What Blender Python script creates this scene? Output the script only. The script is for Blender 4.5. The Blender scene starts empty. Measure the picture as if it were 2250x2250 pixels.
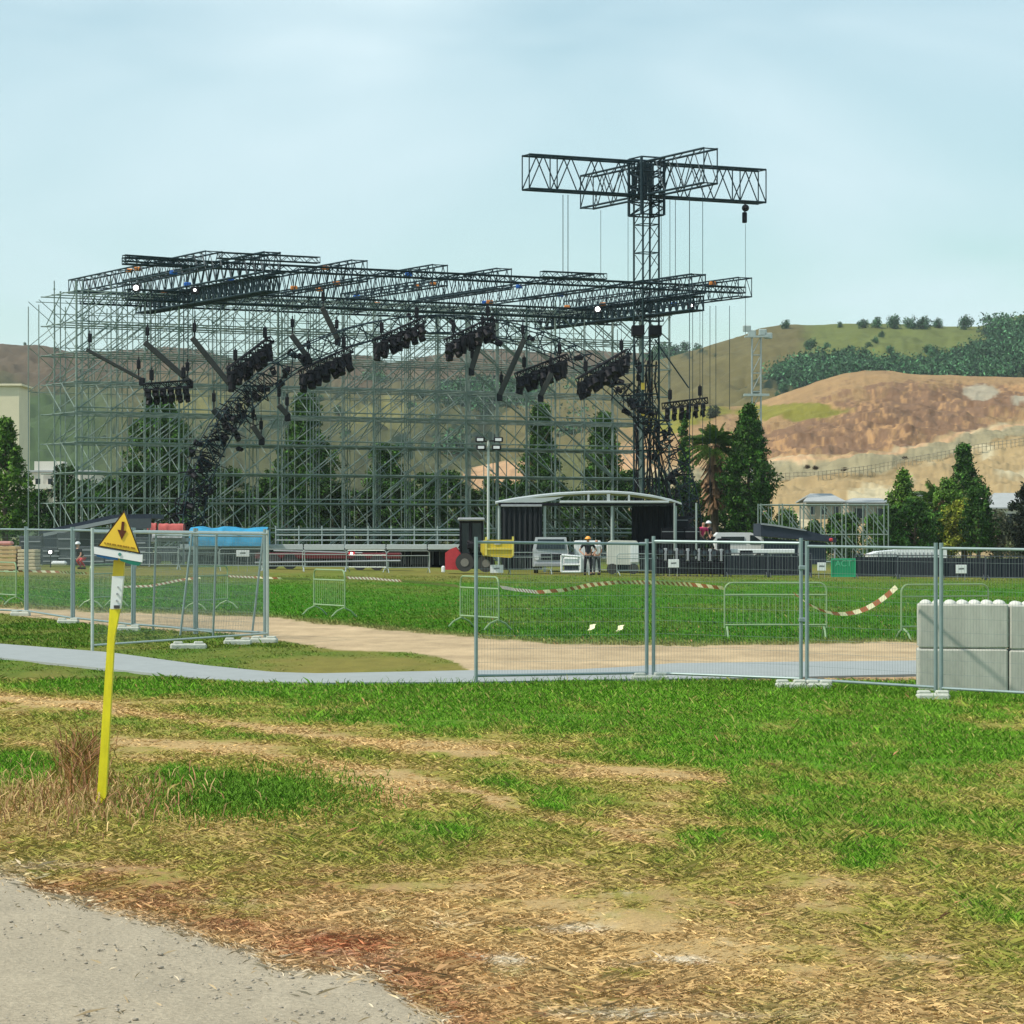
import bpy, math, random
import numpy as np
from mathutils import Vector, Matrix
R = math.radians
random.seed(7); rng = np.random.default_rng(7)
S = bpy.context.scene; C = S.collection
# ------------------------------------------------------------------ camera
F = 6500.0; HOR = 1174.0; H = 2.0; SL = 0.0125      # focal (px of 2250), horizon row, eye height, ground fall to the right
cam = bpy.data.cameras.new('camera'); co = bpy.data.objects.new('camera', cam); C.objects.link(co)
co.location = (0, 0, H); co.rotation_euler = (R(90), 0, 0)
cam.sensor_width = 36; cam.lens = 36*F/2250; cam.shift_y = (HOR-1125)/2250
cam.clip_start = 0.5; cam.clip_end = 20000
S.camera = co
S.render.resolution_x = 1024; S.render.resolution_y = 1024
# ------------------------------------------------------------------ sky and sun
SUN_EL, SUN_AZ = R(50), R(-112)       # azimuth from +Y, clockwise: low left, a little behind the camera
w = bpy.data.worlds.new('World'); S.world = w; w.use_nodes = True
nt = w.node_tree; N = nt.nodes; L = nt.links; N.clear()
out = N.new('ShaderNodeOutputWorld'); bg = N.new('ShaderNodeBackground')
sky = N.new('ShaderNodeTexSky'); sky.sky_type = 'NISHITA'; sky.sun_disc = False
sky.sun_elevation = SUN_EL; sky.sun_rotation = SUN_AZ % (2*math.pi)
sky.air_density = 1.0; sky.dust_density = 0.6; sky.ozone_density = 1.0
tc = N.new('ShaderNodeTexCoord'); mp = N.new('ShaderNodeMapping'); mp.inputs['Scale'].default_value = (2.4, 2.4, 7)
mp.inputs['Rotation'].default_value = (0, R(-8), 0)
no = N.new('ShaderNodeTexNoise'); no.inputs['Scale'].default_value = 2.3; no.inputs['Detail'].default_value = 3; no.inputs['Roughness'].default_value = 0.5
no.inputs['Distortion'].default_value = 0.6
rp = N.new('ShaderNodeValToRGB'); rp.color_ramp.elements[0].position = 0.30; rp.color_ramp.elements[1].position = 0.72
rp.color_ramp.elements[0].color = (0.22, 0.22, 0.22, 1); rp.color_ramp.elements[1].color = (0.92, 0.92, 0.92, 1)
tint = N.new('ShaderNodeMix'); tint.data_type = 'RGBA'; tint.blend_type = 'MULTIPLY'; tint.inputs[0].default_value = 1
tint.inputs[7].default_value = (0.95, 1.14, 1.02, 1)
mx = N.new('ShaderNodeMix'); mx.data_type = 'RGBA'; mx.inputs[7].default_value = (5.95, 7.35, 7.9, 1)
L.new(tc.outputs['Generated'], mp.inputs[0]); L.new(mp.outputs[0], no.inputs[0]); L.new(no.outputs[0], rp.inputs[0])
L.new(rp.outputs[0], mx.inputs[0]); L.new(sky.outputs[0], tint.inputs[6]); L.new(tint.outputs[2], mx.inputs[6])
L.new(mx.outputs[2], bg.inputs[0]); L.new(bg.outputs[0], out.inputs[0])
bg.inputs[1].default_value = 0.102
sd = bpy.data.lights.new('sun', 'SUN'); sd.energy = 3.45; sd.angle = R(1.8); sd.color = (1, 0.92, 0.80)
so = bpy.data.objects.new('sun', sd); C.objects.link(so)
dirv = Vector((math.sin(SUN_AZ)*math.cos(SUN_EL), math.cos(SUN_AZ)*math.cos(SUN_EL), math.sin(SUN_EL)))
so.rotation_euler = dirv.to_track_quat('Z', 'Y').to_euler(); so.location = (-20, -10, 60)
S.view_settings.view_transform = 'Standard'; S.view_settings.look = 'None'; S.view_settings.gamma = 1
S.view_settings.exposure = 0.37
# ------------------------------------------------------------------ placement helpers (authoring from measured picture positions)
def at(px, py, Y):
    return Vector(((px-1125)*Y/F, Y, H-(py-HOR)*Y/F))
def gz(x, y=0): return -SL*x
def G(px, py):
    Y = H*F/((py-HOR)-SL*(px-1125)); x = (px-1125)*Y/F
    return Vector((x, Y, gz(x)))
def GY(px, Y):
    x = (px-1125)*Y/F; return Vector((x, Y, gz(x)))
# ------------------------------------------------------------------ noise
def _h(ix, iy, s):
    n = (ix*374761393 + iy*668265263 + s*1442695041) & 0xffffffff
    n = ((n ^ (n >> 13))*1274126177) & 0xffffffff
    return ((n ^ (n >> 16)) & 0xffffff)/float(0xffffff)
def vn(x, y, s=0):
    x = np.asarray(x, float); y = np.asarray(y, float)
    ix = np.floor(x).astype(np.int64); iy = np.floor(y).astype(np.int64)
    fx = x-ix; fy = y-iy; fx = fx*fx*(3-2*fx); fy = fy*fy*(3-2*fy)
    a = _h(ix, iy, s); b = _h(ix+1, iy, s); c = _h(ix, iy+1, s); d = _h(ix+1, iy+1, s)
    return (a*(1-fx)+b*fx)*(1-fy)+(c*(1-fx)+d*fx)*fy
def fbm(x, y, s=0, o=4):
    v = 0; a = .5; t = 0
    for k in range(o):
        v = v+a*vn(np.asarray(x)*2**k, np.asarray(y)*2**k, s+k); t += a; a *= .55
    return v/t
def sst(a, b, x):
    t = np.clip((x-a)/(b-a), 0, 1); return t*t*(3-2*t)
def srgb(r, g, b):
    f = lambda c: (c/255/12.92 if c/255 <= .04045 else ((c/255+.055)/1.055)**2.4)
    return np.array([f(r), f(g), f(b)])
# ------------------------------------------------------------------ materials
MT = {}
def mat(name, col, rough=.7, metal=0., var=.12, scale=6., bump=0., spec=.4, emit=None, attr=None, stretch=None):
    if name in MT: return MT[name]
    m = bpy.data.materials.new(name); m.use_nodes = True; MT[name] = m
    n = m.node_tree.nodes; l = m.node_tree.links; p = n['Principled BSDF']
    p.inputs['Roughness'].default_value = rough; p.inputs['Metallic'].default_value = metal
    p.inputs['Specular IOR Level'].default_value = spec
    t = n.new('ShaderNodeTexCoord'); ns = n.new('ShaderNodeTexNoise'); ns.inputs['Scale'].default_value = scale; ns.inputs['Detail'].default_value = 6
    ns.inputs['Roughness'].default_value = .65
    if stretch:
        mpn = n.new('ShaderNodeMapping'); mpn.inputs['Scale'].default_value = stretch
        l.new(t.outputs['Object'], mpn.inputs[0]); l.new(mpn.outputs[0], ns.inputs[0])
    else: l.new(t.outputs['Object'], ns.inputs[0])
    r = n.new('ShaderNodeMapRange'); r.inputs[1].default_value = .25; r.inputs[2].default_value = .75
    r.inputs[3].default_value = 1-var; r.inputs[4].default_value = 1+var
    l.new(ns.outputs[0], r.inputs[0])
    mu = n.new('ShaderNodeVectorMath'); mu.operation = 'SCALE'
    if attr:
        a = n.new('ShaderNodeAttribute'); a.attribute_name = attr; l.new(a.outputs['Color'], mu.inputs[0])
    else: mu.inputs[0].default_value = col[:3]
    l.new(r.outputs[0], mu.inputs['Scale']); l.new(mu.outputs[0], p.inputs['Base Color'])
    if bump:
        b = n.new('ShaderNodeBump'); b.inputs['Strength'].default_value = bump; b.inputs['Distance'].default_value = .05
        l.new(ns.outputs[0], b.inputs['Height']); l.new(b.outputs[0], p.inputs['Normal'])
    if emit:
        p.inputs['Emission Color'].default_value = (*emit[:3], 1); p.inputs['Emission Strength'].default_value = emit[3]
    return m
M_galv = mat('galvanised_steel', (.36, .42, .40), .45, .25, .15)
M_fence = mat('fence_steel', (.24, .31, .31), .4, .3, .12)
M_wire = mat('wire_mesh', (.20, .25, .24), .5, .2, .1)
M_scaf = mat('scaffold_tube', (.195, .25, .225), .5, .1, .22, 3)
M_truss = mat('dark_truss', (.012, .030, .040), .5, .1, .25, spec=.25)
M_mast = mat('mast_truss', (.02, .045, .05), .5, .1, .25, spec=.25)
M_yellow_p = mat('yellow_clamp', (.55, .42, .05), .5)
M_black = mat('black_housing', (.007, .007, .011), .55, 0, .2, spec=.2)
M_curt = mat('black_curtain', (.012, .016, .02), .9, 0, .3, 3, stretch=(6, 6, .6), bump=.4)
M_white = mat('white_paint', (.72, .74, .74), .4, 0, .06)
M_grey = mat('grey_paint', (.30, .32, .34), .6, 0, .12)
M_dgrey = mat('dark_grey_panel', (.045, .055, .065), .6, 0, .25)
M_conc = mat('cast_concrete', (.42, .42, .37), .9, 0, .24, 2.6, .25, stretch=(1.6, 1.6, .45))
M_foot = mat('white_concrete_foot', (.46, .48, .42), .9, 0, .15, 8, .3)
M_red = mat('red_paint', (.48, .04, .05), .4, 0, .15)
M_dred = mat('dark_red_frame', (.12, .012, .015), .5, 0, .3)
M_yel = mat('yellow_skip', (.62, .46, .035), .5, 0, .12, 3)
M_lime = mat('yellow_marker_paint', (.74, .66, .015), .5, 0, .2, 5, .1, stretch=(3, 3, .8))
M_oy = mat('yellow_sign_face', (.83, .55, .045), .45, 0, .04)
M_brown = mat('sign_border_brown', (.045, .02, .004), .5)
M_blue = mat('blue_tarpaulin', (.02, .26, .46), .5, 0, .35, 2.5, .5)
M_navy = mat('navy_canopy', (.02, .03, .05), .6, 0, .2)
M_cang = mat('canopy_grey_edge', (.25, .28, .29), .6)
M_tyre = mat('tyre_rubber', (.05, .05, .05), .9, 0, .2)
M_green = mat('green_board', (.01, .26, .11), .5, 0, .08)
M_green2 = mat('green_board_letters', (.10, .48, .27), .5)
M_wood = mat('sawn_timber', (.55, .38, .19), .8, 0, .2, 3, stretch=(1, 1, 8))
M_wood2 = mat('pale_timber', (.60, .50, .33), .8, 0, .2, 3)
M_bark = mat('bark', (.12, .09, .06), .95, 0, .3, 4, .5)
M_cream = mat('cream_plaster', (.68, .62, .44), .85, 0, .06, .5)
M_wplas = mat('white_plaster', (.68, .64, .56), .85, 0, .06, .5)
M_roofg = mat('grey_roof', (.34, .36, .36), .8, 0, .12, 1)
M_glass = mat('dark_glass', (.02, .03, .035), .15)
M_skin = mat('skin', (.45, .24, .16), .6)
M_tee = mat('black_clothes', (.012, .012, .018), .9)
M_pink = mat('pink_shirt', (.62, .05, .16), .8)
M_wsh = mat('white_shirt', (.7, .7, .7), .8)
M_org = mat('orange_helmet', (.85, .38, .06), .4)
M_lit = mat('lit_lamp', (1, 1, 1), .5, emit=(1, .97, .92, 6))
M_tape_w = mat('tape_white', (.80, .75, .48), .5, 0, .05)
M_tape_r = mat('tape_red', (.36, .13, .05), .5, 0, .05)
M_ink = mat('dark_print', (.05, .05, .05), .7)
M_strap_o = mat('orange_strap', (.62, .22, .05), .8)
M_strap_b = mat('blue_strap', (.02, .12, .45), .8)
M_mem = mat('white_membrane', (.42, .46, .46), .5, 0, .1, 1)
# ------------------------------------------------------------------ mesh builder
OFF = {}
class MB:
    def __init__(s): s.v = []; s.f = []; s.m = []
    def add(s, vs, fs, mi=0):
        o = len(s.v); s.v += [tuple(v) for v in vs]
        for f in fs: s.f.append(tuple(i+o for i in f)); s.m.append(mi)
        return s
    def tube(s, p, q, r, n=5, r2=None, mi=0, cap=True):
        p = Vector(p); q = Vector(q); d = q-p
        if d.length < 1e-6: return s
        d.normalize(); a = Vector((0, 0, 1)) if abs(d.z) < .9 else Vector((1, 0, 0))
        u = d.cross(a).normalized(); v = d.cross(u); r2 = r if r2 is None else r2
        vs = []
        for c, rr in ((p, r), (q, r2)):
            for k in range(n):
                t = 2*math.pi*k/n; vs.append(c+(u*math.cos(t)+v*math.sin(t))*rr)
        fs = [(k, (k+1) % n, n+(k+1) % n, n+k) for k in range(n)]
        if cap: fs += [tuple(range(n-1, -1, -1)), tuple(range(n, 2*n))]
        return s.add(vs, fs, mi)
    def path(s, pts, r, n=5, mi=0):
        for a, b in zip(pts[:-1], pts[1:]): s.tube(a, b, r, n, mi=mi)
        return s
    def box(s, c, size, ax=None, mi=0):
        c = Vector(c); X, Y, Z = ax if ax else (Vector((1, 0, 0)), Vector((0, 1, 0)), Vector((0, 0, 1)))
        hx, hy, hz = size[0]/2, size[1]/2, size[2]/2
        vs = [c+X*hx*i+Y*hy*j+Z*hz*k for i in (-1, 1) for j in (-1, 1) for k in (-1, 1)]
        return s.add(vs, [(0, 1, 3, 2), (4, 6, 7, 5), (0, 4, 5, 1), (2, 3, 7, 6), (0, 2, 6, 4), (1, 5, 7, 3)], mi)
    def bbox(s, c, size, ax=None, b=.02, mi=0):      # box with chamfered edges
        c = Vector(c); X, Y, Z = ax if ax else (Vector((1, 0, 0)), Vector((0, 1, 0)), Vector((0, 0, 1)))
        hx, hy, hz = size[0]/2, size[1]/2, size[2]/2; vs = []; idx = {}
        for i in (-1, 1):
            for j in (-1, 1):
                for k in (-1, 1):
                    for a in range(3):
                        e = [hx-b, hy-b, hz-b]; e[a] += b
                        idx[(i, j, k, a)] = len(vs); vs.append(c+X*e[0]*i+Y*e[1]*j+Z*e[2]*k)
        fs = []
        for a in range(3):
            o = [x for x in range(3) if x != a]
            for sg in (-1, 1):
                ks = []
                for (u, v) in ((-1, -1), (1, -1), (1, 1), (-1, 1)):
                    t = [0, 0, 0]; t[a] = sg; t[o[0]] = u; t[o[1]] = v; ks.append(idx[(*t, a)])
                fs.append(tuple(ks))
            for u in (-1, 1):
                for v in (-1, 1):
                    t0 = [0, 0, 0]; t0[o[0]] = u; t0[o[1]] = v; ta = list(t0); tb = list(t0); ta[a] = -1; tb[a] = 1
                    fs.append((idx[(*ta, o[0])], idx[(*tb, o[0])], idx[(*tb, o[1])], idx[(*ta, o[1])]))
        for i in (-1, 1):
            for j in (-1, 1):
                for k in (-1, 1): fs.append(tuple(idx[(i, j, k, a)] for a in range(3)))
        return s.add(vs, fs, mi)
    def prism(s, pts, off, mi=0):                    # polygon pts swept by vector off
        off = Vector(off); n = len(pts); vs = [Vector(p) for p in pts]+[Vector(p)+off for p in pts]
        return s.add(vs, [tuple(range(n)), tuple(range(2*n-1, n-1, -1))]+[(k, n+k, n+(k+1) % n, (k+1) % n) for k in range(n)], mi)
    def ball(s, c, r, nu=8, nv=6, sc=(1, 1, 1), mi=0, top=False):
        vs = []; fs = []; lo = 0 if top else -math.pi/2
        for j in range(nv+1):
            ph = lo+(math.pi/2-lo)*j/nv
            for i in range(nu):
                t = 2*math.pi*i/nu
                vs.append((c[0]+r*sc[0]*math.cos(ph)*math.cos(t), c[1]+r*sc[1]*math.cos(ph)*math.sin(t), c[2]+r*sc[2]*math.sin(ph)))
        for j in range(nv):
            for i in range(nu): fs.append((j*nu+i, j*nu+(i+1) % nu, (j+1)*nu+(i+1) % nu, (j+1)*nu+i))
        return s.add(vs, fs, mi)
    def build(s, name, mats, parent=None, smooth=False, origin=None):
        if not isinstance(mats, (list, tuple)): mats = [mats]
        if parent is not None: off = OFF[parent.name]
        elif origin is not None: off = Vector(origin)
        else:
            a = np.array(s.v); off = Vector(((a[:, 0].min()+a[:, 0].max())/2, (a[:, 1].min()+a[:, 1].max())/2, a[:, 2].min()))
        me = bpy.data.meshes.new(name)
        me.from_pydata([(v[0]-off[0], v[1]-off[1], v[2]-off[2]) for v in s.v], [], s.f)
        for m in mats: me.materials.append(m)
        if len(mats) > 1: me.polygons.foreach_set('material_index', s.m)
        if smooth: me.polygons.foreach_set('use_smooth', [True]*len(s.f))
        me.update()
        o = bpy.data.objects.new(name, me); C.objects.link(o)
        if parent is not None: o.parent = parent; OFF[o.name] = off
        else: o.location = off; OFF[o.name] = off.copy()
        return o
def tag(o, label=None, cat=None, group=None, kind=None):
    if label: o['label'] = label
    if cat: o['category'] = cat
    if group: o['group'] = group
    if kind: o['kind'] = kind
    return o
def thing(name, label, cat, loc=(0, 0, 0), group=None, rz=0):
    o = bpy.data.objects.new(name, None); C.objects.link(o); o.location = loc; o.rotation_euler.z = rz
    OFF[o.name] = Vector(loc) if rz == 0 else Vector((0, 0, 0)); return tag(o, label, cat, group)
def local(name, label, cat, group=None):             # root whose parts are built in local coordinates
    o = bpy.data.objects.new(name, None); C.objects.link(o); OFF[o.name] = Vector((0, 0, 0)); return tag(o, label, cat, group)
def dup(root, loc, rz=0, label=None, group=None, scale=None):
    r = root.copy(); C.objects.link(r); r.location = loc; r.rotation_euler = (root.rotation_euler[0], root.rotation_euler[1], rz); OFF[r.name] = Vector(loc)
    if label: r['label'] = label
    if group: r['group'] = group
    if scale: r.scale = scale
    for ch in list(root.children):
        c = ch.copy(); C.objects.link(c); c.parent = r
        for g in ch.children:
            d = g.copy(); C.objects.link(d); d.parent = c
    return r
def npmesh(name, verts, quads, material, cols=None, smooth=False, loc=None, parent=None):
    me = bpy.data.meshes.new(name); verts = np.asarray(verts, np.float32)
    if loc is not None: verts = verts-np.array(loc, np.float32)
    k = quads.shape[1]
    me.vertices.add(len(verts)); me.vertices.foreach_set('co', verts.ravel())
    me.loops.add(quads.size); me.loops.foreach_set('vertex_index', quads.ravel().astype(np.int32))
    me.polygons.add(len(quads)); me.polygons.foreach_set('loop_start', np.arange(0, quads.size, k, dtype=np.int32))
    if smooth: me.polygons.foreach_set('use_smooth', np.ones(len(quads), bool))
    me.update(calc_edges=True)
    if cols is not None:
        a = me.color_attributes.new('Col', 'FLOAT_COLOR', 'POINT')
        c4 = np.ones((len(verts), 4), np.float32); c4[:, :3] = cols; a.data.foreach_set('color', c4.ravel())
    me.materials.append(material)
    o = bpy.data.objects.new(name, me); C.objects.link(o)
    if loc is not None and parent is None: o.location = loc
    if parent is not None: o.parent = parent
    return o
# ------------------------------------------------------------------ GROUND
GREEN = srgb(92, 136, 34)*.82; GREEN2 = srgb(100, 140, 44)*.85; OLIVE = srgb(152, 144, 72)*.86; STRAW = srgb(198, 168, 116)*.78
RED = srgb(172, 124, 92)*.85; RUST = srgb(165, 88, 55)*.85; ROAD = srgb(178, 166, 144)*.85; PATH = srgb(202, 178, 142)*.80
SOIL = srgb(170, 142, 108)*.8; PALE = srgb(205, 196, 178)*.9
def itp(px, pts): return np.interp(px, [p[0] for p in pts], [p[1] for p in pts])
ROAD_E = [(-600, 1840), (0, 1908), (110, 1955), (260, 1995), (400, 2035), (560, 2072), (590, 2110), (740, 2125), (840, 2140), (890, 2185), (960, 2235), (1100, 2320), (2000, 2900)]
PATH_T = [(-600, 1322), (0, 1333), (250, 1348), (400, 1350), (590, 1357), (800, 1381), (1040, 1402), (1200, 1414), (1500, 1418), (2023, 1412), (2800, 1405)]
PATH_B = [(-600, 1330), (0, 1346), (130, 1364), (250, 1380), (440, 1388), (600, 1406), (720, 1426), (850, 1433), (960, 1443), (1010, 1460), (1040, 1478), (1400, 1500), (2800, 1530)]
def patches(px, py, L):
    v = np.zeros_like(px)
    for (cx, cy, rx, ry, a) in L: v = v+a*np.exp(-(((px-cx)/rx)**2+((py-cy)/ry)**2))
    return v
GP = [(560, 1745, 120, 34, .8), (400, 1700, 110, 26, .6), (60, 1690, 110, 32, .7), (250, 1665, 60, 20, .4), (1240, 1770, 90, 26, .6), (970, 1835, 110, 26, .4), (700, 1660, 130, 16, .4),
      (1080, 1720, 90, 18, .35), (1500, 1850, 110, 30, .45), (1900, 1905, 60, 22, .6), (2190, 2130, 70, 25, .3), (1600, 1640, 400, 34, .45), (2100, 1650, 260, 40, .45), (1700, 2110, 90, 30, .2),
      (1380, 2140, 40, 12, .5), (1130, 2050, 40, 10, .4), (850, 1890, 200, 14, .25), (620, 1620, 400, 16, .25), (1900, 2000, 120, 20, .3), (2150, 1990, 110, 40, .35),
      (1050, 1640, 260, 14, -.55), (480, 1640, 260, 11, -.5), (1350, 1700, 230, 14, -.55), (150, 1545, 240, 14, -.55), (1480, 1760, 60, 40, -.5), (900, 1760, 60, 30, -.35), (700, 1600, 180, 8, -.4)]
RP = [(430, 1925, 300, 26, .7), (700, 1960, 220, 26, .6), (780, 2075, 120, 24, .75), (1000, 2105, 80, 16, .5), (300, 1950, 260, 24, .5), (900, 2150, 160, 26, .5), (1080, 2180, 120, 22, .4), (600, 2020, 160, 20, .5), (1400, 2190, 200, 20, .4), (160, 1640, 50, 60, .4)]
PP = [(1105, 2112, 60, 12, 1.2), (1230, 2045, 90, 12, .8), (1480, 2115, 90, 10, .9), (2050, 2110, 130, 10, .7), (1360, 2235, 150, 16, 1.), (500, 1985, 80, 10, .6), (1370, 1965, 40, 8, .8), (60, 1905, 120, 18, .7), (1650, 2240, 160, 12, .5)]
def ground_col(x, y, jit=0.):
    """albedo of the ground and how much grass grows, at world x, y (arrays)"""
    z = gz(x); px = 1125+x*F/y; py = HOR-(z-H)*F/y
    n1 = fbm(x*1.1, y*.35, 3, 5); n2 = fbm(x*6, y*2., 11, 4); n3 = fbm(x*.35+7, y*.12, 23, 4); n4 = fbm(x*22, y*7, 31, 3)
    pj = py+(n1-.5)*34*np.clip((py-1300)/500, .30, 1)+(n2-.5)*16*np.clip((py-1300)/500, .4, 1)
    # foreground verge
    g = np.interp(py, [1490, 1540, 1620, 1700, 1800, 1880, 1960, 2100, 2300], [1.1, .95, .66, .52, .46, .36, .20, .10, .05])+sst(1100, 1900, px)*.22*np.interp(py, [1640, 1800, 2250], [0, 1, .9])
    g = g+np.where(px > 1100, .10, 0)*np.interp(py, [1500, 1900], [1, .2])-np.clip((700-px)/700, 0, 1)*.30*np.exp(-((py-1540)/50)**2)
    st1 = np.interp(px, [0, 560, 1000, 1400, 2300], [1530, 1598, 1648, 1702, 1790]); st2 = np.interp(px, [250, 700, 1000, 1200, 2000], [1625, 1668, 1735, 1800, 1960])
    g = g-.55*np.exp(-((pj-st1)/11)**2)*(px < 1600)-.45*np.exp(-((pj-st2)/13)**2)*(px > 250)*(px < 1500)-.25*np.exp(-((pj-st1-95)/12)**2)
    g = g+patches(px, py, GP)*.75+(n1-.5)*.9+(n2-.5)*.55+(n4-.5)*.35
    g = np.clip(g, 0, 1.1)
    c = STRAW+np.zeros((*px.shape, 3))
    r = np.clip(patches(px, py, RP)*.7+.65*np.exp(-((py-itp(px, ROAD_E)+34)/44)**2)*(px < 1250)*(.6+.8*n2)+(n1-.42)*1.1*sst(1780, 1950, py), 0, .9)[..., None]
    c = c*(1-r)+RED*r
    r2 = np.clip(patches(px, py, [RP[2], RP[3]])*.75+(n2-.5)*.5*sst(.4, .9, r[..., 0]), 0, 1)[..., None]; c = c*(1-r2)+RUST*r2
    r3 = np.clip(patches(px, py, PP)+(n2-.62)*1.6*sst(1900, 2050, py), 0, 1)[..., None]; c = c*(1-r3)+PALE*r3
    c = c*(.70+.42*n2[..., None]+.22*n4[..., None])
    gg = g[..., None]
    gc = OLIVE*(1-sst(.45, 1., gg))+(GREEN*(.75+.5*n2[..., None]))*sst(.45, 1., gg)
    a = sst(.10, .50, gg); c = c*(1-a)+gc*a
    # gravel road
    rd = sst(-12, 20, pj+(n4-.5)*36+(n2-.5)*34-itp(px, ROAD_E)); rc = ROAD*(.86+.2*n2[..., None]+.1*n4[..., None])
    c = c*(1-rd[..., None])+rc*rd[..., None]; g = g*(1-rd)
    # beyond the fence
    b = 1-sst(1494, 1500, py+0*px)
    mid = (np.clip(.75+(n1-.5)*1.6-np.clip((px-500)/250, 0, 1)*.55, 0, 1))[..., None]
    lc = (OLIVE*(1-mid)+GREEN*mid)*.72; 
    pt = itp(px, PATH_T); pb = itp(px, PATH_B)
    onp = sst(-1.5, 1.5, pj-pt)*sst(-2, 2, pb-pj)
    far = (pj < pt)
    fg = np.clip(.95-np.exp(-((py-1256)/24)**2)*.8+(n3-.5)*.9+(n2-.5)*.35, 0, 1)[..., None]
    edge = np.exp(-((pt-pj)/9)**2)*(pj < pt)
    n5 = fbm(x*2.4, y*.5, 91, 4); fc = (OLIVE*.66*(1-fg)+srgb(72, 130, 18)*.70*fg)*(.55+.4*n2[..., None]+.5*n5[..., None])
    fc = fc*(1-edge[..., None]*.5)+SOIL*edge[..., None]*.5
    lc = np.where(far[..., None], fc, lc*(.8+.4*n2[..., None]))
    streak = fbm(x*1.2, y*.9, 51, 4)
    lc = lc*(1-onp[..., None])+PATH*(.5+.62*streak[..., None]+.3*n2[..., None])*onp[..., None]
    # bare soil right of the walkway end
    so_ = (sst(1480, 1560, px)*sst(1484, 1492, py))[..., None]; lc = lc*(1-so_)+SOIL*(.8+.4*n2[..., None])*so_
    c = c*(1-b[..., None])+lc*b[..., None]
    gf = np.where(far, .9, mid[..., 0])*(1-onp)
    g = g*(1-b)+gf*b
    beyond = sst(190, 260, y)[..., None]
    c = c*(1-beyond)+srgb(120, 125, 80)*.7*beyond
    return c, g, px, py
ys = [7.0]
while ys[-1] < 3200: ys.append(ys[-1]*1.0058)
ys = np.array(ys); tt = np.concatenate([np.linspace(-1.6, -.24, 24)[:-1], np.linspace(-.24, .24, 460), np.linspace(.24, 1.6, 24)[1:]])
YY, TT = np.meshgrid(ys, tt, indexing='ij'); XX = TT*YY
gc_, gg_, _, _ = ground_col(XX, YY)
ZZ = gz(XX)+(fbm(XX*1.5, YY*1.5, 77, 3)-.5)*.06*np.exp(-((YY-20)/40)**2)
V = np.stack([XX, YY, ZZ], -1).reshape(-1, 3)
nr, nc = XX.shape; ii = (np.arange(nr-1)[:, None]*nc+np.arange(nc-1)[None]).ravel()
Q = np.stack([ii, ii+1, ii+nc+1, ii+nc], 1)
M_ground = mat('ground_soil_and_grass', (0, 0, 0), .95, 0, .30, 38, .5, .1, attr='Col')
g_ = npmesh('ground', V, Q, M_ground, gc_.reshape(-1, 3), True); tag(g_, kind='structure')
WT = [(-250, 1400), (0, 1418), (240, 1437), (450, 1466), (600, 1481), (700, 1484), (1040, 1477), (1250, 1476), (1400, 1468), (1480, 1461), (1650, 1459), (2030, 1455)]
WB = [(-250, 1430), (0, 1449), (240, 1474), (450, 1496), (600, 1503), (700, 1505), (1040, 1503), (1250, 1499), (1400, 1497), (1480, 1497), (1650, 1494), (2030, 1485)]
# --- grass blades (verge up to the fence and the strip behind it)
def blades(n, px0, px1, py0, py1, hs=1., pw=1., far=False):
    px = rng.uniform(px0, px1, n); u = rng.random(n)**pw; py = py0+(py1-py0)*u
    Y = H*F/((py-HOR)-SL*(px-1125)); Y = Y*(1+rng.uniform(-.01, .01, n)); x = (px-1125)*Y/F
    c, g, pxx, pyy = ground_col(x, Y)
    road = sst(-10, 26, pyy+(rng.random(n)-.5)*30-itp(pxx, ROAD_E)) if not far else 0*px
    wlk = (pyy > itp(pxx, WT)-1)*(pyy < itp(pxx, WB)+1)*(pxx < 2032)
    keep = (rng.random(n) < (np.clip(.62+g, 0, 1)*(1-.998*road) if not far else g))*(1-wlk) > .5
    x, Y, c, g, py = x[keep], Y[keep], c[keep], g[keep], py[keep]; n = len(x)
    green = sst(.3, .9, g)
    h = hs*.74*(.014+.011*green+.016*rng.random(n)); h = h*np.exp(rng.normal(0, .35, n))*(.55+.9*fbm(x*3, Y*1.2, 19, 3))
    az = rng.uniform(0, 2*np.pi, n); lean = (.45+.5*rng.random(n)+1.1*(1-green))*h*1.5
    wd = rng.uniform(.0013, .0032, n)*np.clip(Y/20, .7, 3.4)
    wa = rng.uniform(-.6, .6, n); dx, dy = np.cos(wa)*wd, np.sin(wa)*wd
    lx, ly = np.cos(az)*lean, np.sin(az)*lean*1.0
    z = gz(x); h = h*(1-.35*(1-green))
    V = np.zeros((n, 4, 3)); V[:, 0] = np.stack([x-dx, Y-dy, z-.01], -1); V[:, 1] = np.stack([x+dx, Y+dy, z-.01], -1)
    V[:, 2] = np.stack([x+lx*.45+dx*.8, Y+ly*.45+dy*.8, z+h*.65], -1); V[:, 3] = np.stack([x+lx, Y+ly, z+h], -1)
    q = np.arange(n*4).reshape(n, 4)
    dry = rng.random(n) < ((.2+.5*(1-green))*.6 if not far else .06)
    br = np.exp(rng.normal(0, .22, n))[:, None]
    cc = c*br*(1.05 if far else 1.25); cc[dry] = (c[dry]*.6+STRAW*.48)*br[dry]
    red = rng.random(n) < .006; cc[red] = RED*br[red]
    return V.reshape(-1, 3), q, np.repeat(cc, 4, 0)
parts = [blades(860000, -200, 2450, 1500, 2330, 1., 1.), blades(60000, -200, 2450, 1494, 1580, 1.25, 2.4), blades(40000, -150, 1050, 1350, 1480, .8, 1., True), blades(230000, -100, 2350, 1266, 1425, 1.25, 1.2, True)]
o = 0; VV = []; QQ = []; CC = []
for v, q, c in parts: VV.append(v); QQ.append(q+o); CC.append(c); o += len(v)
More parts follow.
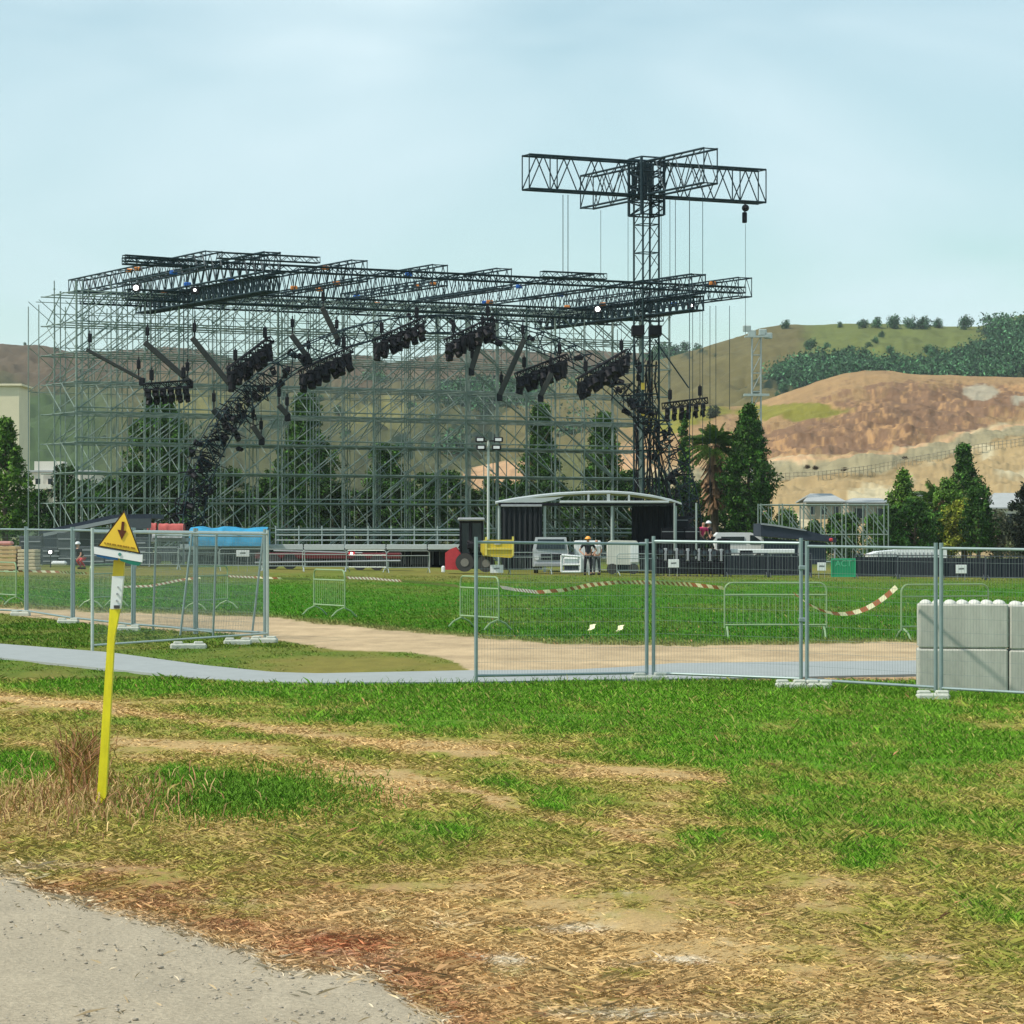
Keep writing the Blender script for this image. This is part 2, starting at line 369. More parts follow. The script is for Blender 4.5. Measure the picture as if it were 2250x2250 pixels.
M_blade = mat('grass_blade', (0, 0, 0), .8, 0, .1, 2, 0, .15, attr='Col')
gr = npmesh('grass', np.concatenate(VV), np.concatenate(QQ), M_blade, np.concatenate(CC)); tag(gr, 'short green and straw coloured grass on the verge', 'grass', kind='stuff')
# --- stones on the gravel road
sv = MB()
for k in range(1500):
    py = 1900+420*random.random(); px = random.uniform(-60, 1150)
    if py < np.interp(px, [p[0] for p in ROAD_E], [p[1] for p in ROAD_E])+6: continue
    p = G(px, py); r = random.choice([.003, .004, .005, .006, .009])*random.uniform(.7, 1.3)
    sv.ball((p.x, p.y, p.z+r*.2), r, 5, 3, (random.uniform(.8, 1.8), 1.2, .6))
M_peb = mat('gravel_stones', (.34, .30, .24), .9, 0, .5, 30)
tag(sv.build('gravel', M_peb, smooth=True), 'loose pale gravel scattered on the road', 'gravel', kind='stuff')
# --- walkway sheet
wk = MB(); xs = np.arange(-250, 2031, 20.)
tp = [G(x, itp(x, WT)) for x in xs]; bt = [G(x, itp(x, WB)) for x in xs]; up = Vector((0, 0, .03)); dn = Vector((0, 0, -.1))
for i in range(len(xs)-1):
    wk.add([tp[i]+up, tp[i+1]+up, bt[i+1]+up, bt[i]+up], [(0, 3, 2, 1)]); wk.add([bt[i]+up, bt[i+1]+up, bt[i+1]+dn, bt[i]+dn], [(0, 3, 2, 1)]); wk.add([tp[i]+up, tp[i+1]+up, tp[i+1]+dn, tp[i]+dn], [(0, 1, 2, 3)])
wk.add([tp[-1]+up, bt[-1]+up, bt[-1]+dn, tp[-1]+dn], [(0, 1, 2, 3)])
tag(wk.build('walkway', mat('walkway_grey', (.29, .31, .30), .6, 0, .12, 3, .1)), kind='structure')
# ------------------------------------------------------------------ HILLS
def hill(name, ridge, Yr, Yf, colf, x0, x1, nx=460, nv=120, rough=6., back=500, seed=0, pwr=.8, bump=4.):
    px = np.linspace(x0, x1, nx)[None].repeat(nv, 0); t = np.linspace(0, 1, nv)[:, None].repeat(nx, 1)
    Yr_ = Yr if np.isscalar(Yr) else itp(px, Yr)
    Y = Yf+(Yr_-Yf)*t; f0 = HOR+(H+SL*(px-1125)*Y/F*.3+2)*F/Y
    rd = itp(px, ridge)+(fbm(px*.02, px*0, seed, 4)-.5)*4
    S_ = 1-(1-t)**(1/pwr) if pwr < 1 else t**(1/pwr)
    py = f0*(1-S_)+rd*S_
    w_ = np.sin(np.pi*np.clip(t, 0, 1))**.5
    py = py+((fbm(px*.012, py*.02+t*3, seed+5, 5)-.5)*rough*3+(fbm(px*.05, py*.07, seed+9, 4)-.5)*rough*1.6)*w_
    col = colf(px, py, t)
    X = (px-1125)*Y/F; Z = H-(py-HOR)*Y/F
    Z = Z+((fbm(X*.06, Y*.06, seed+31, 4)-.5)*bump+(fbm(X*.2, Y*.2, seed+37, 3)-.5)*bump*.35)*w_
    # back slope
    Yb = Y[-1]+back; Xb = (px[-1]-1125)*Y[-1]/F*(1+back/Y[-1]); Zb = Z[-1]*.3-20
    X = np.vstack([X, Xb[None]]); Y = np.vstack([Y, Yb[None]]); Z = np.vstack([Z, Zb[None]]); col = np.concatenate([col, col[-1:]], 0)
    nv_ = nv+1; V = np.stack([X, Y, Z], -1).reshape(-1, 3); ii = (np.arange(nv_-1)[:, None]*nx+np.arange(nx-1)[None]).ravel()
    Q = np.stack([ii, ii+1, ii+nx+1, ii+nx], 1)
    o = npmesh(name, V, Q, M_hill, col.reshape(-1, 3), True); tag(o, kind='structure')
    return X, Y, Z
M_hill = mat('hill_ground', (0, 0, 0), .95, 0, .18, .12, 0, .1, attr='Col')
def mixc(c, d, a): a = np.clip(a, 0, 1)[..., None]; return c*(1-a)+d*a
def colA(px, py, t):
    n = fbm(px*.01, py*.012, 41, 5); m = fbm(px*.04, py*.06, 43, 4)
    c = srgb(130, 114, 92)*.46+np.zeros((*px.shape, 3))
    c = mixc(c, srgb(108, 112, 74)*.46, sst(815, 900, py+(n-.5)*90))
    c = mixc(c, srgb(88, 118, 74)*.5, sst(840, 880, py)*(1-sst(180, 300, px))*.8)
    c = mixc(c, srgb(140, 138, 84)*.58, patches(px, py, [(450, 885, 120, 45, 1.), (840, 905, 70, 30, 1.1), (820, 930, 60, 26, .6)]))
    wood = patches(px, py, [(820, 835, 60, 18, .8), (1020, 870, 80, 30, 1.), (740, 880, 80, 30, .5), (600, 930, 100, 40, .6), (1150, 880, 120, 50, .9), (1350, 850, 150, 60, .8), (950, 980, 200, 50, .8), (470, 960, 130, 25, .7), (1490, 790, 70, 26, 1.3), (1280, 960, 160, 60, .8), (230, 960, 140, 16, .5)])
    c = mixc(c, srgb(44, 70, 52)*.42, sst(.45, .62, wood*.55+(m-.5)*1.1+n*.25))
    return c*(.85+.3*m[..., None])
A_R = [(-900, 740), (-400, 750), (0, 757), (100, 762), (160, 774), (230, 772), (340, 764), (400, 764), (470, 778), (540, 797), (620, 800), (700, 790), (780, 778), (820, 786), (845, 800), (860, 802), (900, 790), (960, 779), (1040, 773), (1100, 767), (1200, 775), (1300, 770), (1400, 776), (1480, 770), (1530, 772), (1600, 800), (1800, 900), (2600, 1050)]
hA = hill('hill_far_left', A_R, 1500, 620, colA, -900, 2300, seed=1, rough=7, bump=16.)
def colB(px, py, t):
    n = fbm(px*.012, py*.016, 61, 5); m = fbm(px*.05, py*.07, 63, 4)
    c = srgb(126, 118, 76)*.56+np.zeros((*px.shape, 3))
    c = mixc(c, srgb(122, 132, 72)*.60, sst(1740, 1790, px+(n-.5)*120))
    wood = patches(px, py, [(1900, 815, 140, 26, 1.1), (1800, 800, 100, 20, .8), (1680, 860, 90, 30, .8), (1780, 830, 100, 30, .9), (2160, 790, 110, 34, 1.2), (2250, 740, 90, 50, 1.2), (2060, 820, 120, 20, .9), (2300, 800, 150, 60, 1.), (2200, 720, 50, 12, .6), (1540, 780, 60, 16, .9), (2000, 830, 300, 14, .6)])
    c = mixc(c, srgb(42, 70, 54)*.42, sst(.42, .58, wood*.6+(m-.5)*.9+(n-.5)*.3))
    return c*(.85+.3*m[..., None])
B_R = [(1100, 860), (1400, 800), (1480, 782), (1530, 768), (1560, 758), (1600, 746), (1640, 735), (1670, 722), (1720, 714), (1800, 714), (1900, 711), (2000, 713), (2080, 717), (2150, 719), (2200, 703), (2250, 692), (2400, 660), (2700, 600), (3200, 640)]
hB = hill('hill_wooded_right', B_R, 1250, 560, colB, 1100, 3200, seed=2, rough=6, bump=10.)
def colC(px, py, t):
    n = fbm(px*.012, py*.02, 71, 5); m = fbm(px*.045, py*.08, 73, 4); k = fbm(px*.11, py*.18, 75, 3)
    c = srgb(190, 156, 112)*.58+np.zeros((*px.shape, 3))
    br = patches(px, py, [(1960, 890, 170, 45, 1.2), (2120, 870, 160, 40, .8), (1800, 960, 170, 45, 1.2), (1960, 960, 170, 45, 1.), (2230, 880, 130, 45, .8), (1700, 990, 90, 30, .8), (2080, 930, 120, 30, .7)])
    c = mixc(c, srgb(150, 118, 92)*.60, sst(.42, .75, br*.7+(m-.5)*1.5+(k-.5)*.6))
    c = mixc(c, srgb(204, 160, 108)*.8, sst(.5, .72, k*.6+n*.4)*.6*sst(.3, .9, br)); c = mixc(c, srgb(120, 86, 58)*.6, (1-sst(.28, .46, k*.6+m*.4))*.5*sst(.3, .9, br))
    c = mixc(c, srgb(146, 142, 62)*.62, sst(.35, .6, patches(px, py, [(1760, 903, 110, 17, 1.1), (1690, 905, 50, 16, .6), (1440, 930, 90, 24, 1.), (1540, 905, 70, 20, .9)])+(m-.5)*.3))
    c = mixc(c, srgb(170, 160, 138)*.8, sst(.4, .7, patches(px, py, [(2155, 862, 42, 22, 1.2), (2240, 880, 25, 14, .9)])+(k-.5)*.4))
    rl = itp(px, [(1500, 1052), (1700, 1040), (1900, 1020), (2050, 992), (2150, 965), (2250, 945), (2500, 900)])
    lo = sst(-12, -4, py-rl+16)
    low = srgb(196, 170, 124)*.60+0*c; low = mixc(low, srgb(196, 184, 150)*.8, sst(.5, .7, n+(px > 2100)*.12))
    c = c*(1-lo[..., None])+low*lo[..., None]
    c = mixc(c, srgb(208, 170, 130)*.74, np.exp(-((py-rl+17)/4)**2))
    c = mixc(c, srgb(172, 162, 128)*.64, sst(-14, -10, py-rl)*(1-sst(12, 16, py-rl)))
    c = mixc(c, srgb(120, 104, 68)*.7, np.exp(-((py-rl-17)/2.5)**2)*.5)
    c = mixc(c, srgb(112, 116, 72)*.55, 1-sst(1280, 1440, px+(n-.5)*100)); c = mixc(c, srgb(196, 158, 120)*.75, sst(.4, .7, patches(px, py, [(1090, 1050, 75, 34, 1.2), (1180, 1020, 50, 20, .6), (1380, 1010, 50, 60, .7)])+(m-.5)*.6))
    return c*(.84+.32*m[..., None])
C_R = [(500, 1150), (700, 1125), (880, 1066), (1000, 1034), (1130, 1008), (1250, 985), (1350, 945), (1430, 912), (1500, 897), (1560, 893), (1640, 892), (1700, 872), (1750, 855), (1800, 838), (1850, 823), (1900, 814), (1960, 816), (2000, 822), (2100, 825), (2250, 830), (2500, 840), (3200, 900)]
hC = hill('hill_tan_right', C_R, 760, 330, colC, 500, 3200, nx=1100, nv=330, seed=3, rough=7, pwr=.9, back=250, bump=4.6)
# ------------------------------------------------------------------ foliage
M_leaf = mat('leaves', (0, 0, 0), .75, 0, .15, 2, 0, .2, attr='Col')
def leafcloud(cs, rs, per, size, col, hue=.25, up=.3):
    n = len(cs)*per; c = np.repeat(cs, per, 0); r = np.repeat(rs, per)
    d = rng.normal(size=(n, 3)); d /= np.linalg.norm(d, axis=1)[:, None]; p = c+d*(r*rng.random(n)**.45)[:, None]
    u = rng.normal(size=(n, 3)); u[:, 2] += up; u /= np.linalg.norm(u, axis=1)[:, None]
    v = np.cross(u, rng.normal(size=(n, 3))); v /= np.linalg.norm(v, axis=1)[:, None]
    s = size*rng.uniform(.5, 1.2, n)[:, None]; V = np.stack([p-u*s, p-v*s*.45, p+u*s, p+v*s*.45], 1)
    b = np.exp(rng.normal(0, .32, n))*np.repeat(np.exp(rng.normal(0, hue*1.3, len(cs))), per)
    cc = col[None]*b[:, None]*(1+rng.normal(0, .06, (n, 3))); return V.reshape(-1, 3), np.repeat(cc, 4, 0), n
def tree(name, px, top, wpx, Y, col, label, prof='cone', cat='tree', group=None, dens=1., leaf=.16, base=None, trunk=True):
    b = GY(px, Y); k = F/Y; h = (HOR-top)/k+H-b.z; w_ = wpx/k/2
    z0 = .12*h if prof in ('cone', 'poplar') else .2*h if prof == 'round' else .02*h
    n = int(150*dens*max(1, (h*w_)/12)); cs = []; rs = []
    for i in range(n):
        t = random.random()**.85
        if prof == 'cone': rr = w_*(.18+.82*(1-t)**.8)*(1 if t > .08 else .8)
        elif prof == 'poplar': rr = w_*math.sin(math.pi*min(1, .18+.82*t))**.55*(1.05-.35*t) if t < .97 else w_*.15
        elif prof == 'round': rr = w_*math.sin(math.pi*(.12+.86*t))**.6
        else: rr = w_*(.95-.5*t**2)
        rr *= random.uniform(.72, 1.12)+.3*math.sin(5*t+px)*math.sin(9*t+px*.3)**2
        a = random.uniform(0, 2*math.pi); q = rr*random.uniform(.35, 1)
        cs.append((b.x+q*math.cos(a), b.y+q*math.sin(a), b.z+z0+(h-z0)*t*.98)); rs.append(random.uniform(.25, .55)*min(1, .35+w_*.35))
    v, c, m = leafcloud(np.array(cs), np.array(rs), 38, leaf, col)
    root = thing(name, label, cat, b, group)
    npmesh('crown' if cat != 'shrub' else 'foliage', v, np.arange(m*4).reshape(m, 4), M_leaf, c, loc=b, parent=root)
    tk = MB(); tk.tube(b-Vector((0, 0, .2)), b+Vector((0, 0, h*.8)), .045*h*.5+.05, 7, .03)
    for i in range(7):
        zz = random.uniform(.2, .7)*h; a = random.uniform(0, 6.28); tk.tube(b+Vector((0, 0, zz)), b+Vector((w_*.6*math.cos(a), w_*.6*math.sin(a), zz+.12*h)), .04+.004*h, 5, .015)
    tk.build('trunk' if cat != 'shrub' else 'stem', M_bark, root)
    return root
gD = srgb(52, 84, 32)*.85; gB = srgb(88, 122, 44)*.85; gM = srgb(64, 100, 38)*.85; gO = srgb(118, 126, 96)*.75; gY = srgb(132, 142, 50)*.85
tree('tree', 12, 918, 120, 225, gB, 'bushy green tree at the left edge of the picture', 'poplar', dens=1.5)
tree('tree', -60, 960, 120, 235, gM, 'green tree cut by the left edge behind the bushy one', 'poplar')
for a in [(350, 868, 250, 262, gM, 'broad conical tree behind the left half of the scaffold, left of the black lighting leg', 'cone'),
          (672, 862, 205, 265, gM, 'conical tree behind the scaffold just right of the black lighting leg', 'cone'),
          (845, 975, 170, 262, gM, 'short conical tree behind the middle of the scaffold', 'cone'),
          (1188, 885, 155, 265, gM, 'conical tree behind the scaffold above the arched stage roof', 'cone'),
          (1325, 905, 150, 262, gM, 'conical tree behind the scaffold just left of the tall mast', 'cone'),
          (1503, 900, 44, 262, gM, 'slim cypress just right of the tall mast', 'poplar')]:
    tree('conifer_tree', *a[:5], a[5], a[6], group='conical trees behind the scaffold')
tree('poplar_tree', 1645, 890, 124, 236, gM*1.02, 'tall dense green poplar right of the palm', 'poplar', dens=2.)
tree('tree', 1985, 1035, 92, 240, gB, 'narrow green tree right of the low scaffold', 'poplar', dens=1.3)
tree('tree', 2118, 975, 118, 252, gM, 'tall dark green tree rising behind the yellowish shrubs at right', 'poplar', dens=1.3)
tree('pine_tree', 2262, 1066, 110, 225, srgb(40, 52, 34)*.6, 'very dark pine cut by the right edge', 'round', dens=1.2)
for (x, tp_, w_, c, pr, lb) in [(2080, 1055, 90, gB, 'round', 'bright green bush left of the tall dark tree at right'), (2150, 1065, 90, gM, 'round', 'green bush at the foot of the tall dark tree, right side'),
        (2010, 1100, 120, gM, 'round', 'dark green bush between the narrow tree and the yellowish shrub'), (2120, 1100, 130, gY, 'round', 'yellow green shrub in front of the tall dark tree'),
        (2192, 1128, 100, gO*.9, 'round', 'grey green bush right of the yellow green shrub'), (2250, 1140, 90, gO, 'round', 'pale olive bush at the right edge'), (2060, 1130, 110, gM, 'round', 'low dark bush left of the yellow green shrub'), (1960, 1120, 90, gM, 'round', 'bush at the right end of the low scaffold')]:
    tree('bush', x, tp_, w_, random.uniform(222, 236), c, lb, pr, 'shrub', 'bushes at the right behind the barriers')
for i, x in enumerate(range(90, 1640, 50)):
    tree('hedge_shrub', x+random.uniform(-12, 12), random.uniform(1018, 1085), random.uniform(105, 140), random.uniform(243, 256), gD*random.uniform(.8, 1.15), 'dark green shrub in the hedge behind the scaffold', 'shrub', 'shrub', 'dark hedge shrubs behind the scaffold', dens=1.1)
for i, x in enumerate(range(1690, 1970, 46)):
    tree('hedge_shrub', x+random.uniform(-8, 8), random.uniform(1105, 1150), random.uniform(60, 84), random.uniform(243, 256), gM*random.uniform(.8, 1.15), 'green shrub behind the low scaffold at right', 'shrub', 'shrub', 'shrubs behind the low scaffold', dens=.8)
# palms
def palm(px, top, base, Y, label, tr=True):
    b = GY(px, Y); k = F/Y; hh = H-(top-HOR)/k; cz = hh-.9
    root = thing('palm_tree', label, 'palm', b)
    tk = MB(); tk.tube(b-Vector((0, 0, .2)), Vector((b.x, b.y, cz)), .38, 9, .26); tk.build('trunk', M_bark, root)
    vs = []; cs = []
    def frond(a, el, Lf, droop, col, wd):
        n = 9; pr = None; base_ = np.array([b.x, b.y, cz])
        d = np.array([math.cos(a)*math.cos(el), math.sin(a)*math.cos(el), math.sin(el)]); side = np.array([-math.sin(a), math.cos(a), 0])
        for i in range(n):
            t = i/(n-1); p = base_+d*Lf*t+np.array([0, 0, -droop*t*t*Lf])
            if i > 1:
                for sg in (-1, 1):
                    for e in range(3):
                        q = p+side*sg*wd*(1-.5*t)*random.uniform(.6, 1.1)+np.array([0, 0, -.35*wd])+d*.25
                        vs.append([p, p+d*.08, q, q-d*.05]); cs.append(col*math.exp(random.gauss(0, .25)))
                        p = p+d*Lf/(n*3.2)
            vs.append([p, p+side*.04, p+side*.04-d*.1, p-d*.1]); cs.append(col)
    for i in range(80): frond(random.uniform(0, 6.28), random.uniform(-.45, 1.35), random.uniform(1.5, 2.5), random.uniform(.2, .6), gB*random.uniform(.6, 1.15), .62)
    v = np.array(vs).reshape(-1, 3); c = np.repeat(np.array(cs), 4, 0); npmesh('fronds', v, np.arange(len(v)).reshape(-1, 4), M_leaf, c, loc=b, parent=root)
    vs.clear(); cs.clear()
    br = srgb(150, 118, 88)*.75
    for i in range(260):
        a = random.uniform(0, 6.28); z = cz+.2-random.random()*4.6; r0 = .4+.75*random.random(); L_ = random.uniform(.7, 1.5)
        p = np.array([b.x+.28*math.cos(a), b.y+.28*math.sin(a), z]); q = np.array([b.x+(r0+.25)*math.cos(a), b.y+(r0+.25)*math.sin(a), z-L_]); s_ = np.array([-math.sin(a), math.cos(a), 0])*.07
        vs.append([p-s_, p+s_, q+s_*1.6, q-s_*1.6]); cs.append(br*math.exp(random.gauss(0, .3)))
    v = np.array(vs).reshape(-1, 3); c = np.repeat(np.array(cs), 4, 0); npmesh('dead_frond_skirt', v, np.arange(len(v)).reshape(-1, 4), M_leaf, c, loc=b, parent=root)
palm(1570, 955, 1180, 238, 'fan palm with a brown skirt of dead fronds left of the poplar')
palm(2065, 1080, 1190, 238, 'fan palm among the bushes at the right')
# trees on the hills
def hilltree(px, py, w_, HX, col, label, group, asp=1.1):
    X, Y, Z = HX
    d = ((1125+X*F/Y-px)**2+(HOR-(Z-H)*F/Y-py)**2); i = np.unravel_index(np.argmin(d[:-1]), d[:-1].shape)
    p = Vector((X[i], Y[i], Z[i])); r = w_*p.y/F/2*1.25; p.z -= r*.35; n = 34
    cs = rng.normal(size=(n, 3)); cs /= np.linalg.norm(cs, axis=1)[:, None]; cs = cs*rng.random(n)[:, None]**.5*r*.75*np.array([1, 1, asp*.9]); cs[:, 2] += r*asp*.85
    v, c, m = leafcloud(cs+np.array(p), np.full(n, r*.42), 34, r*.12, col)
    root = thing('hill_tree', label, 'tree', p, group)
    npmesh('crown', v, np.arange(m*4).reshape(m, 4), M_leaf, c, loc=p, parent=root)
    MB().tube(p-Vector((0, 0, r*.4)), p+Vector((0, 0, r*1.1)), r*.13, 6, r*.05).build('trunk', M_bark, root)
hg = srgb(66, 104, 70)*.78
for (x, y, w_, a) in [(1783, 748, 26, 1.2), (1775, 758, 20, 1), (1818, 757, 17, 1.2), (1867, 760, 19, 1.1), (1853, 770, 15, 1), (1935, 730, 16, 1.1), (1922, 745, 17, 1), (1912, 757, 18, 1), (1900, 770, 20, 1), (1955, 762, 18, 1.1), (1888, 786, 22, 1), (1965, 788, 30, .6), (1840, 778, 20, .7),
        (2036, 762, 24, 1.1), (2050, 775, 28, .9), (2022, 790, 22, .8), (2076, 785, 34, .8), (2100, 770, 26, .8), (2130, 795, 40, .7), (2160, 780, 36, .8), (2190, 765, 32, .8), (2225, 770, 40, .8), (2245, 800, 40, .8), (2210, 800, 36, .7), (2175, 808, 36, .6), (2235, 735, 34, .8), (2205, 730, 26, .7), (2250, 712, 40, .8),
        (1720, 850, 22, .8), (1740, 840, 24, .8), (1760, 830, 26, .7), (1800, 820, 30, .6), (1840, 812, 30, .6), (1870, 800, 28, .6), (1710, 862, 14, .8),
        (1846, 716, 14, .5), (1895, 714, 26, .5), (1930, 712, 26, .5), (1965, 710, 34, .6), (2000, 714, 30, .5), (2030, 714, 34, .5), (2060, 714, 24, .5), (2120, 716, 34, .5), (1725, 716, 22, .4)]:
    hilltree(x, y+w_*a*.55, w_, hB, hg*random.uniform(.8, 1.2), 'dark blue green tree on the wooded hill at the right', 'trees on the wooded hill')
for (x, y, w_, a) in [(1452, 770, 26, .8), (1480, 768, 28, .8), (1505, 764, 24, .8), (1530, 770, 26, .8), (1465, 788, 34, .8), (1500, 785, 34, .8), (820, 835, 26, .8), (840, 833, 20, .8), (1010, 862, 34, .8), (1035, 868, 34, .8), (620, 870, 26, .8), (745, 905, 24, .8), (700, 880, 22, .8), (1130, 860, 34, .8), (550, 930, 30, .7), (905, 900, 30, .7), (930, 870, 26, .7), (955, 930, 34, .7), (760, 960, 36, .7), (1250, 880, 40, .7), (55, 757, 8, .7)]:
    hilltree(x, y+w_*a*.4, w_, hA, hg*random.uniform(.8, 1.2), 'dark tree on the far left hill seen through the scaffold', 'trees on the far left hill')
hilltree(1567, 918, 34, hC, srgb(86, 100, 74)*.55, 'grey green round tree alone at the foot of the tan hill', None, 1.0)
for (x, y) in [(1775, 1028), (1792, 1030), (1855, 1034), (1690, 1044), (1990, 1010)]: hilltree(x, y, 14, hC, srgb(100, 80, 50)*.5, 'small brown bush beside the hillside road', 'brown bushes beside the hillside road', .7)
def woodland(HX, X0, X1, thr, n, rr, label, w0, w1, wcs):
    X, Y, Z = HX; px = 1125+X*F/Y; py = HOR-(Z-H)*F/Y; m = fbm(px*.05, py*.07, wcs, 4); nn = fbm(px*.012, py*.016, wcs-2, 5)
    k = (patches(px, py, w0)*w1+(m-.5)*.9+(nn-.5)*.3 > thr)*(px > X0)*(px < X1); k[-2:] = False; idx = np.argwhere(k); pick = idx[rng.integers(0, len(idx), n)]
    P_ = np.stack([X[pick[:, 0], pick[:, 1]], Y[pick[:, 0], pick[:, 1]], Z[pick[:, 0], pick[:, 1]]], -1)+rng.normal(0, 2., (n, 3))*np.array([1, 1, .2])
    r = rr*rng.uniform(.6, 1.4, n); P_[:, 2] += r*.5; v, c, mm = leafcloud(P_, r, 26, rr*.22, hg*1.0, hue=.3)
    o = npmesh('woodland', v, np.arange(mm*4).reshape(mm, 4), M_leaf, c); tag(o, label, 'woodland', kind='stuff')
WB_ = [(1900, 815, 140, 26, 1.1), (1800, 800, 100, 20, .8), (1680, 860, 90, 30, .8), (1780, 830, 100, 30, .9), (2160, 790, 110, 34, 1.2), (2250, 740, 90, 50, 1.2), (2060, 820, 120, 20, .9), (2300, 800, 150, 60, 1.), (2200, 720, 50, 12, .6), (1540, 780, 60, 16, .9), (2000, 830, 300, 14, .6)]
woodland(hB, 1560, 2400, .74, 1900, 3.4, 'dark woodland covering the lower slopes of the right hill', WB_, .6, 63)
WA_ = [(820, 835, 60, 18, .8), (1020, 870, 80, 30, 1.), (740, 880, 80, 30, .5), (600, 930, 100, 40, .6), (1150, 880, 120, 50, .9), (1350, 850, 150, 60, .8), (950, 980, 200, 50, .8), (470, 960, 130, 25, .7), (1490, 790, 70, 26, 1.3), (1280, 960, 160, 60, .8), (230, 960, 140, 16, .5)]
woodland(hA, 60, 1460, .60, 1700, 4.2, 'scattered dark scrub on the far left hill seen through the scaffold', WA_, .55, 43)
# guard rail on the hillside road
M_gr = mat('weathered_rail', (.28, .25, .17), .8)
root = thing('guard_fence', 'long low fence of thin posts following the road across the tan hill', 'fence', at(1900, 1040, 520))
pf = MB(); rf_ = MB(); pr = None; RL = [(1690, 1056), (1800, 1052), (1900, 1040), (2050, 1011), (2150, 990), (2260, 975)]
X, Y, Z = hC; PXh = 1125+X*F/Y; PYh = HOR-(Z-H)*F/Y
for px in np.arange(1690, 2262, 9.):
    py = itp(px, RL); d = (PXh-px)**2+(PYh-py)**2; i = np.unravel_index(np.argmin(d[:-1]), d[:-1].shape); p = at(px, py, Y[i]-1)
    MB().tube(p-Vector((0, 0, .5)), p+Vector((0, 0, 1.3)), .07, 4).build('post', M_gr, root)
    if pr is not None:
        for zz in (.6, 1.2): rf_.tube(pr+Vector((0, 0, zz)), p+Vector((0, 0, zz)), .05, 4)
    pr = p
rf_.build('rail', M_gr, root)
# ------------------------------------------------------------------ BUILDINGS
M_tanw = mat('tan_plaster', (.36, .32, .24), .9, 0, .12, 1)
def house(px0, px1, top, base, Y, label, wallm=M_wplas, roofm=M_roofg, floors=1, nw=4, pitch=.0, depth=8, name='house', porch=False):
    a = at(px0, base, Y); b = at(px1, base, Y); t = H-(top-HOR)*Y/F; wd = b.x-a.x; hh = t-a.z; cx = (a.x+b.x)/2
    root = thing(name, label, 'house', (cx, Y, a.z))
    wl = MB(); wl.box((cx, Y+depth/2, a.z+hh/2), (wd, depth, hh)); wo = wl.build('wall', wallm, root)
    rf = MB()
    if pitch: rf.prism([(a.x-.4, Y-.5, t), (b.x+.4, Y-.5, t), (b.x-.2*wd, Y+depth/2, t+pitch), (a.x+.2*wd, Y+depth/2, t+pitch)], (0, 0, .15)); rf.prism([(a.x-.4, Y+depth+.5, t), (b.x+.4, Y+depth+.5, t), (b.x-.2*wd, Y+depth/2, t+pitch), (a.x+.2*wd, Y+depth/2, t+pitch)], (0, 0, .15))
    else: rf.bbox((cx, Y+depth/2, t+.12), (wd+.8, depth+.8, .25), b=.03)
    rf.build('roof', roofm, root)
    for f in range(floors):
        for i in range(nw):
            x = a.x+wd*(i+.5)/nw; z = a.z+hh*(f+.5)/floors
            wf = MB(); fh = min(1.6, hh/floors*.55); fw = min(1.3, wd/nw*.5)
            for (ox, oz, sx, sz) in ((0, fh/2, fw+.12, .1), (0, -fh/2, fw+.3, .12), (-fw/2, 0, .1, fh), (fw/2, 0, .1, fh)): wf.box((x+ox, Y-.04, z+oz), (sx, .16, sz))
            wfo = wf.build('window', wallm, root); MB().box((x, Y-.01, z), (fw-.1, .06, fh-.1)).build('pane', M_glass, wfo)
    return root, a, b, t
r_, a, b, t = house(70, 208, 1038, 1150, 330, 'white villa with terraces seen through the left end of the scaffold', floors=2, nw=5)
tr = MB(); tr.box(((a.x+b.x)/2, 329, t-1.6), (b.x-a.x+.3, 1.6, .5)); 
for i in range(6): tr.box((a.x+(b.x-a.x)*i/5, 328.4, t-2.8), (.35, .35, 5.4))
tr.build('terrace', M_wplas, r_); MB().box((a.x+1.8, 332, t+.7), (3.2, 3, 1.1)).build('chimney', M_wplas, r_)
house(-80, 42, 848, 1150, 360, 'tall plain cream building at the left edge behind the tree', wallm=M_cream, roofm=M_cream, floors=1, nw=0, name='building')
house(1772, 1850, 1104, 1140, 330, 'low grey roofed house above the left end of the low scaffold', pitch=.9, nw=3, name='house', wallm=M_tanw)
house(1865, 1960, 1106, 1150, 335, 'long grey roofed shed above the right end of the low scaffold', pitch=.5, nw=2, name='shed', wallm=M_tanw)
house(2130, 2175, 1112, 1150, 320, 'small white house behind the olive bushes at the right', pitch=.8, nw=2)
house(2175, 2290, 1118, 1160, 315, 'wide grey roofed house at the right edge', pitch=1.6, nw=4)
house(2010, 2055, 1096, 1150, 300, 'small pale house between the trees at the right', nw=2, pitch=.6)
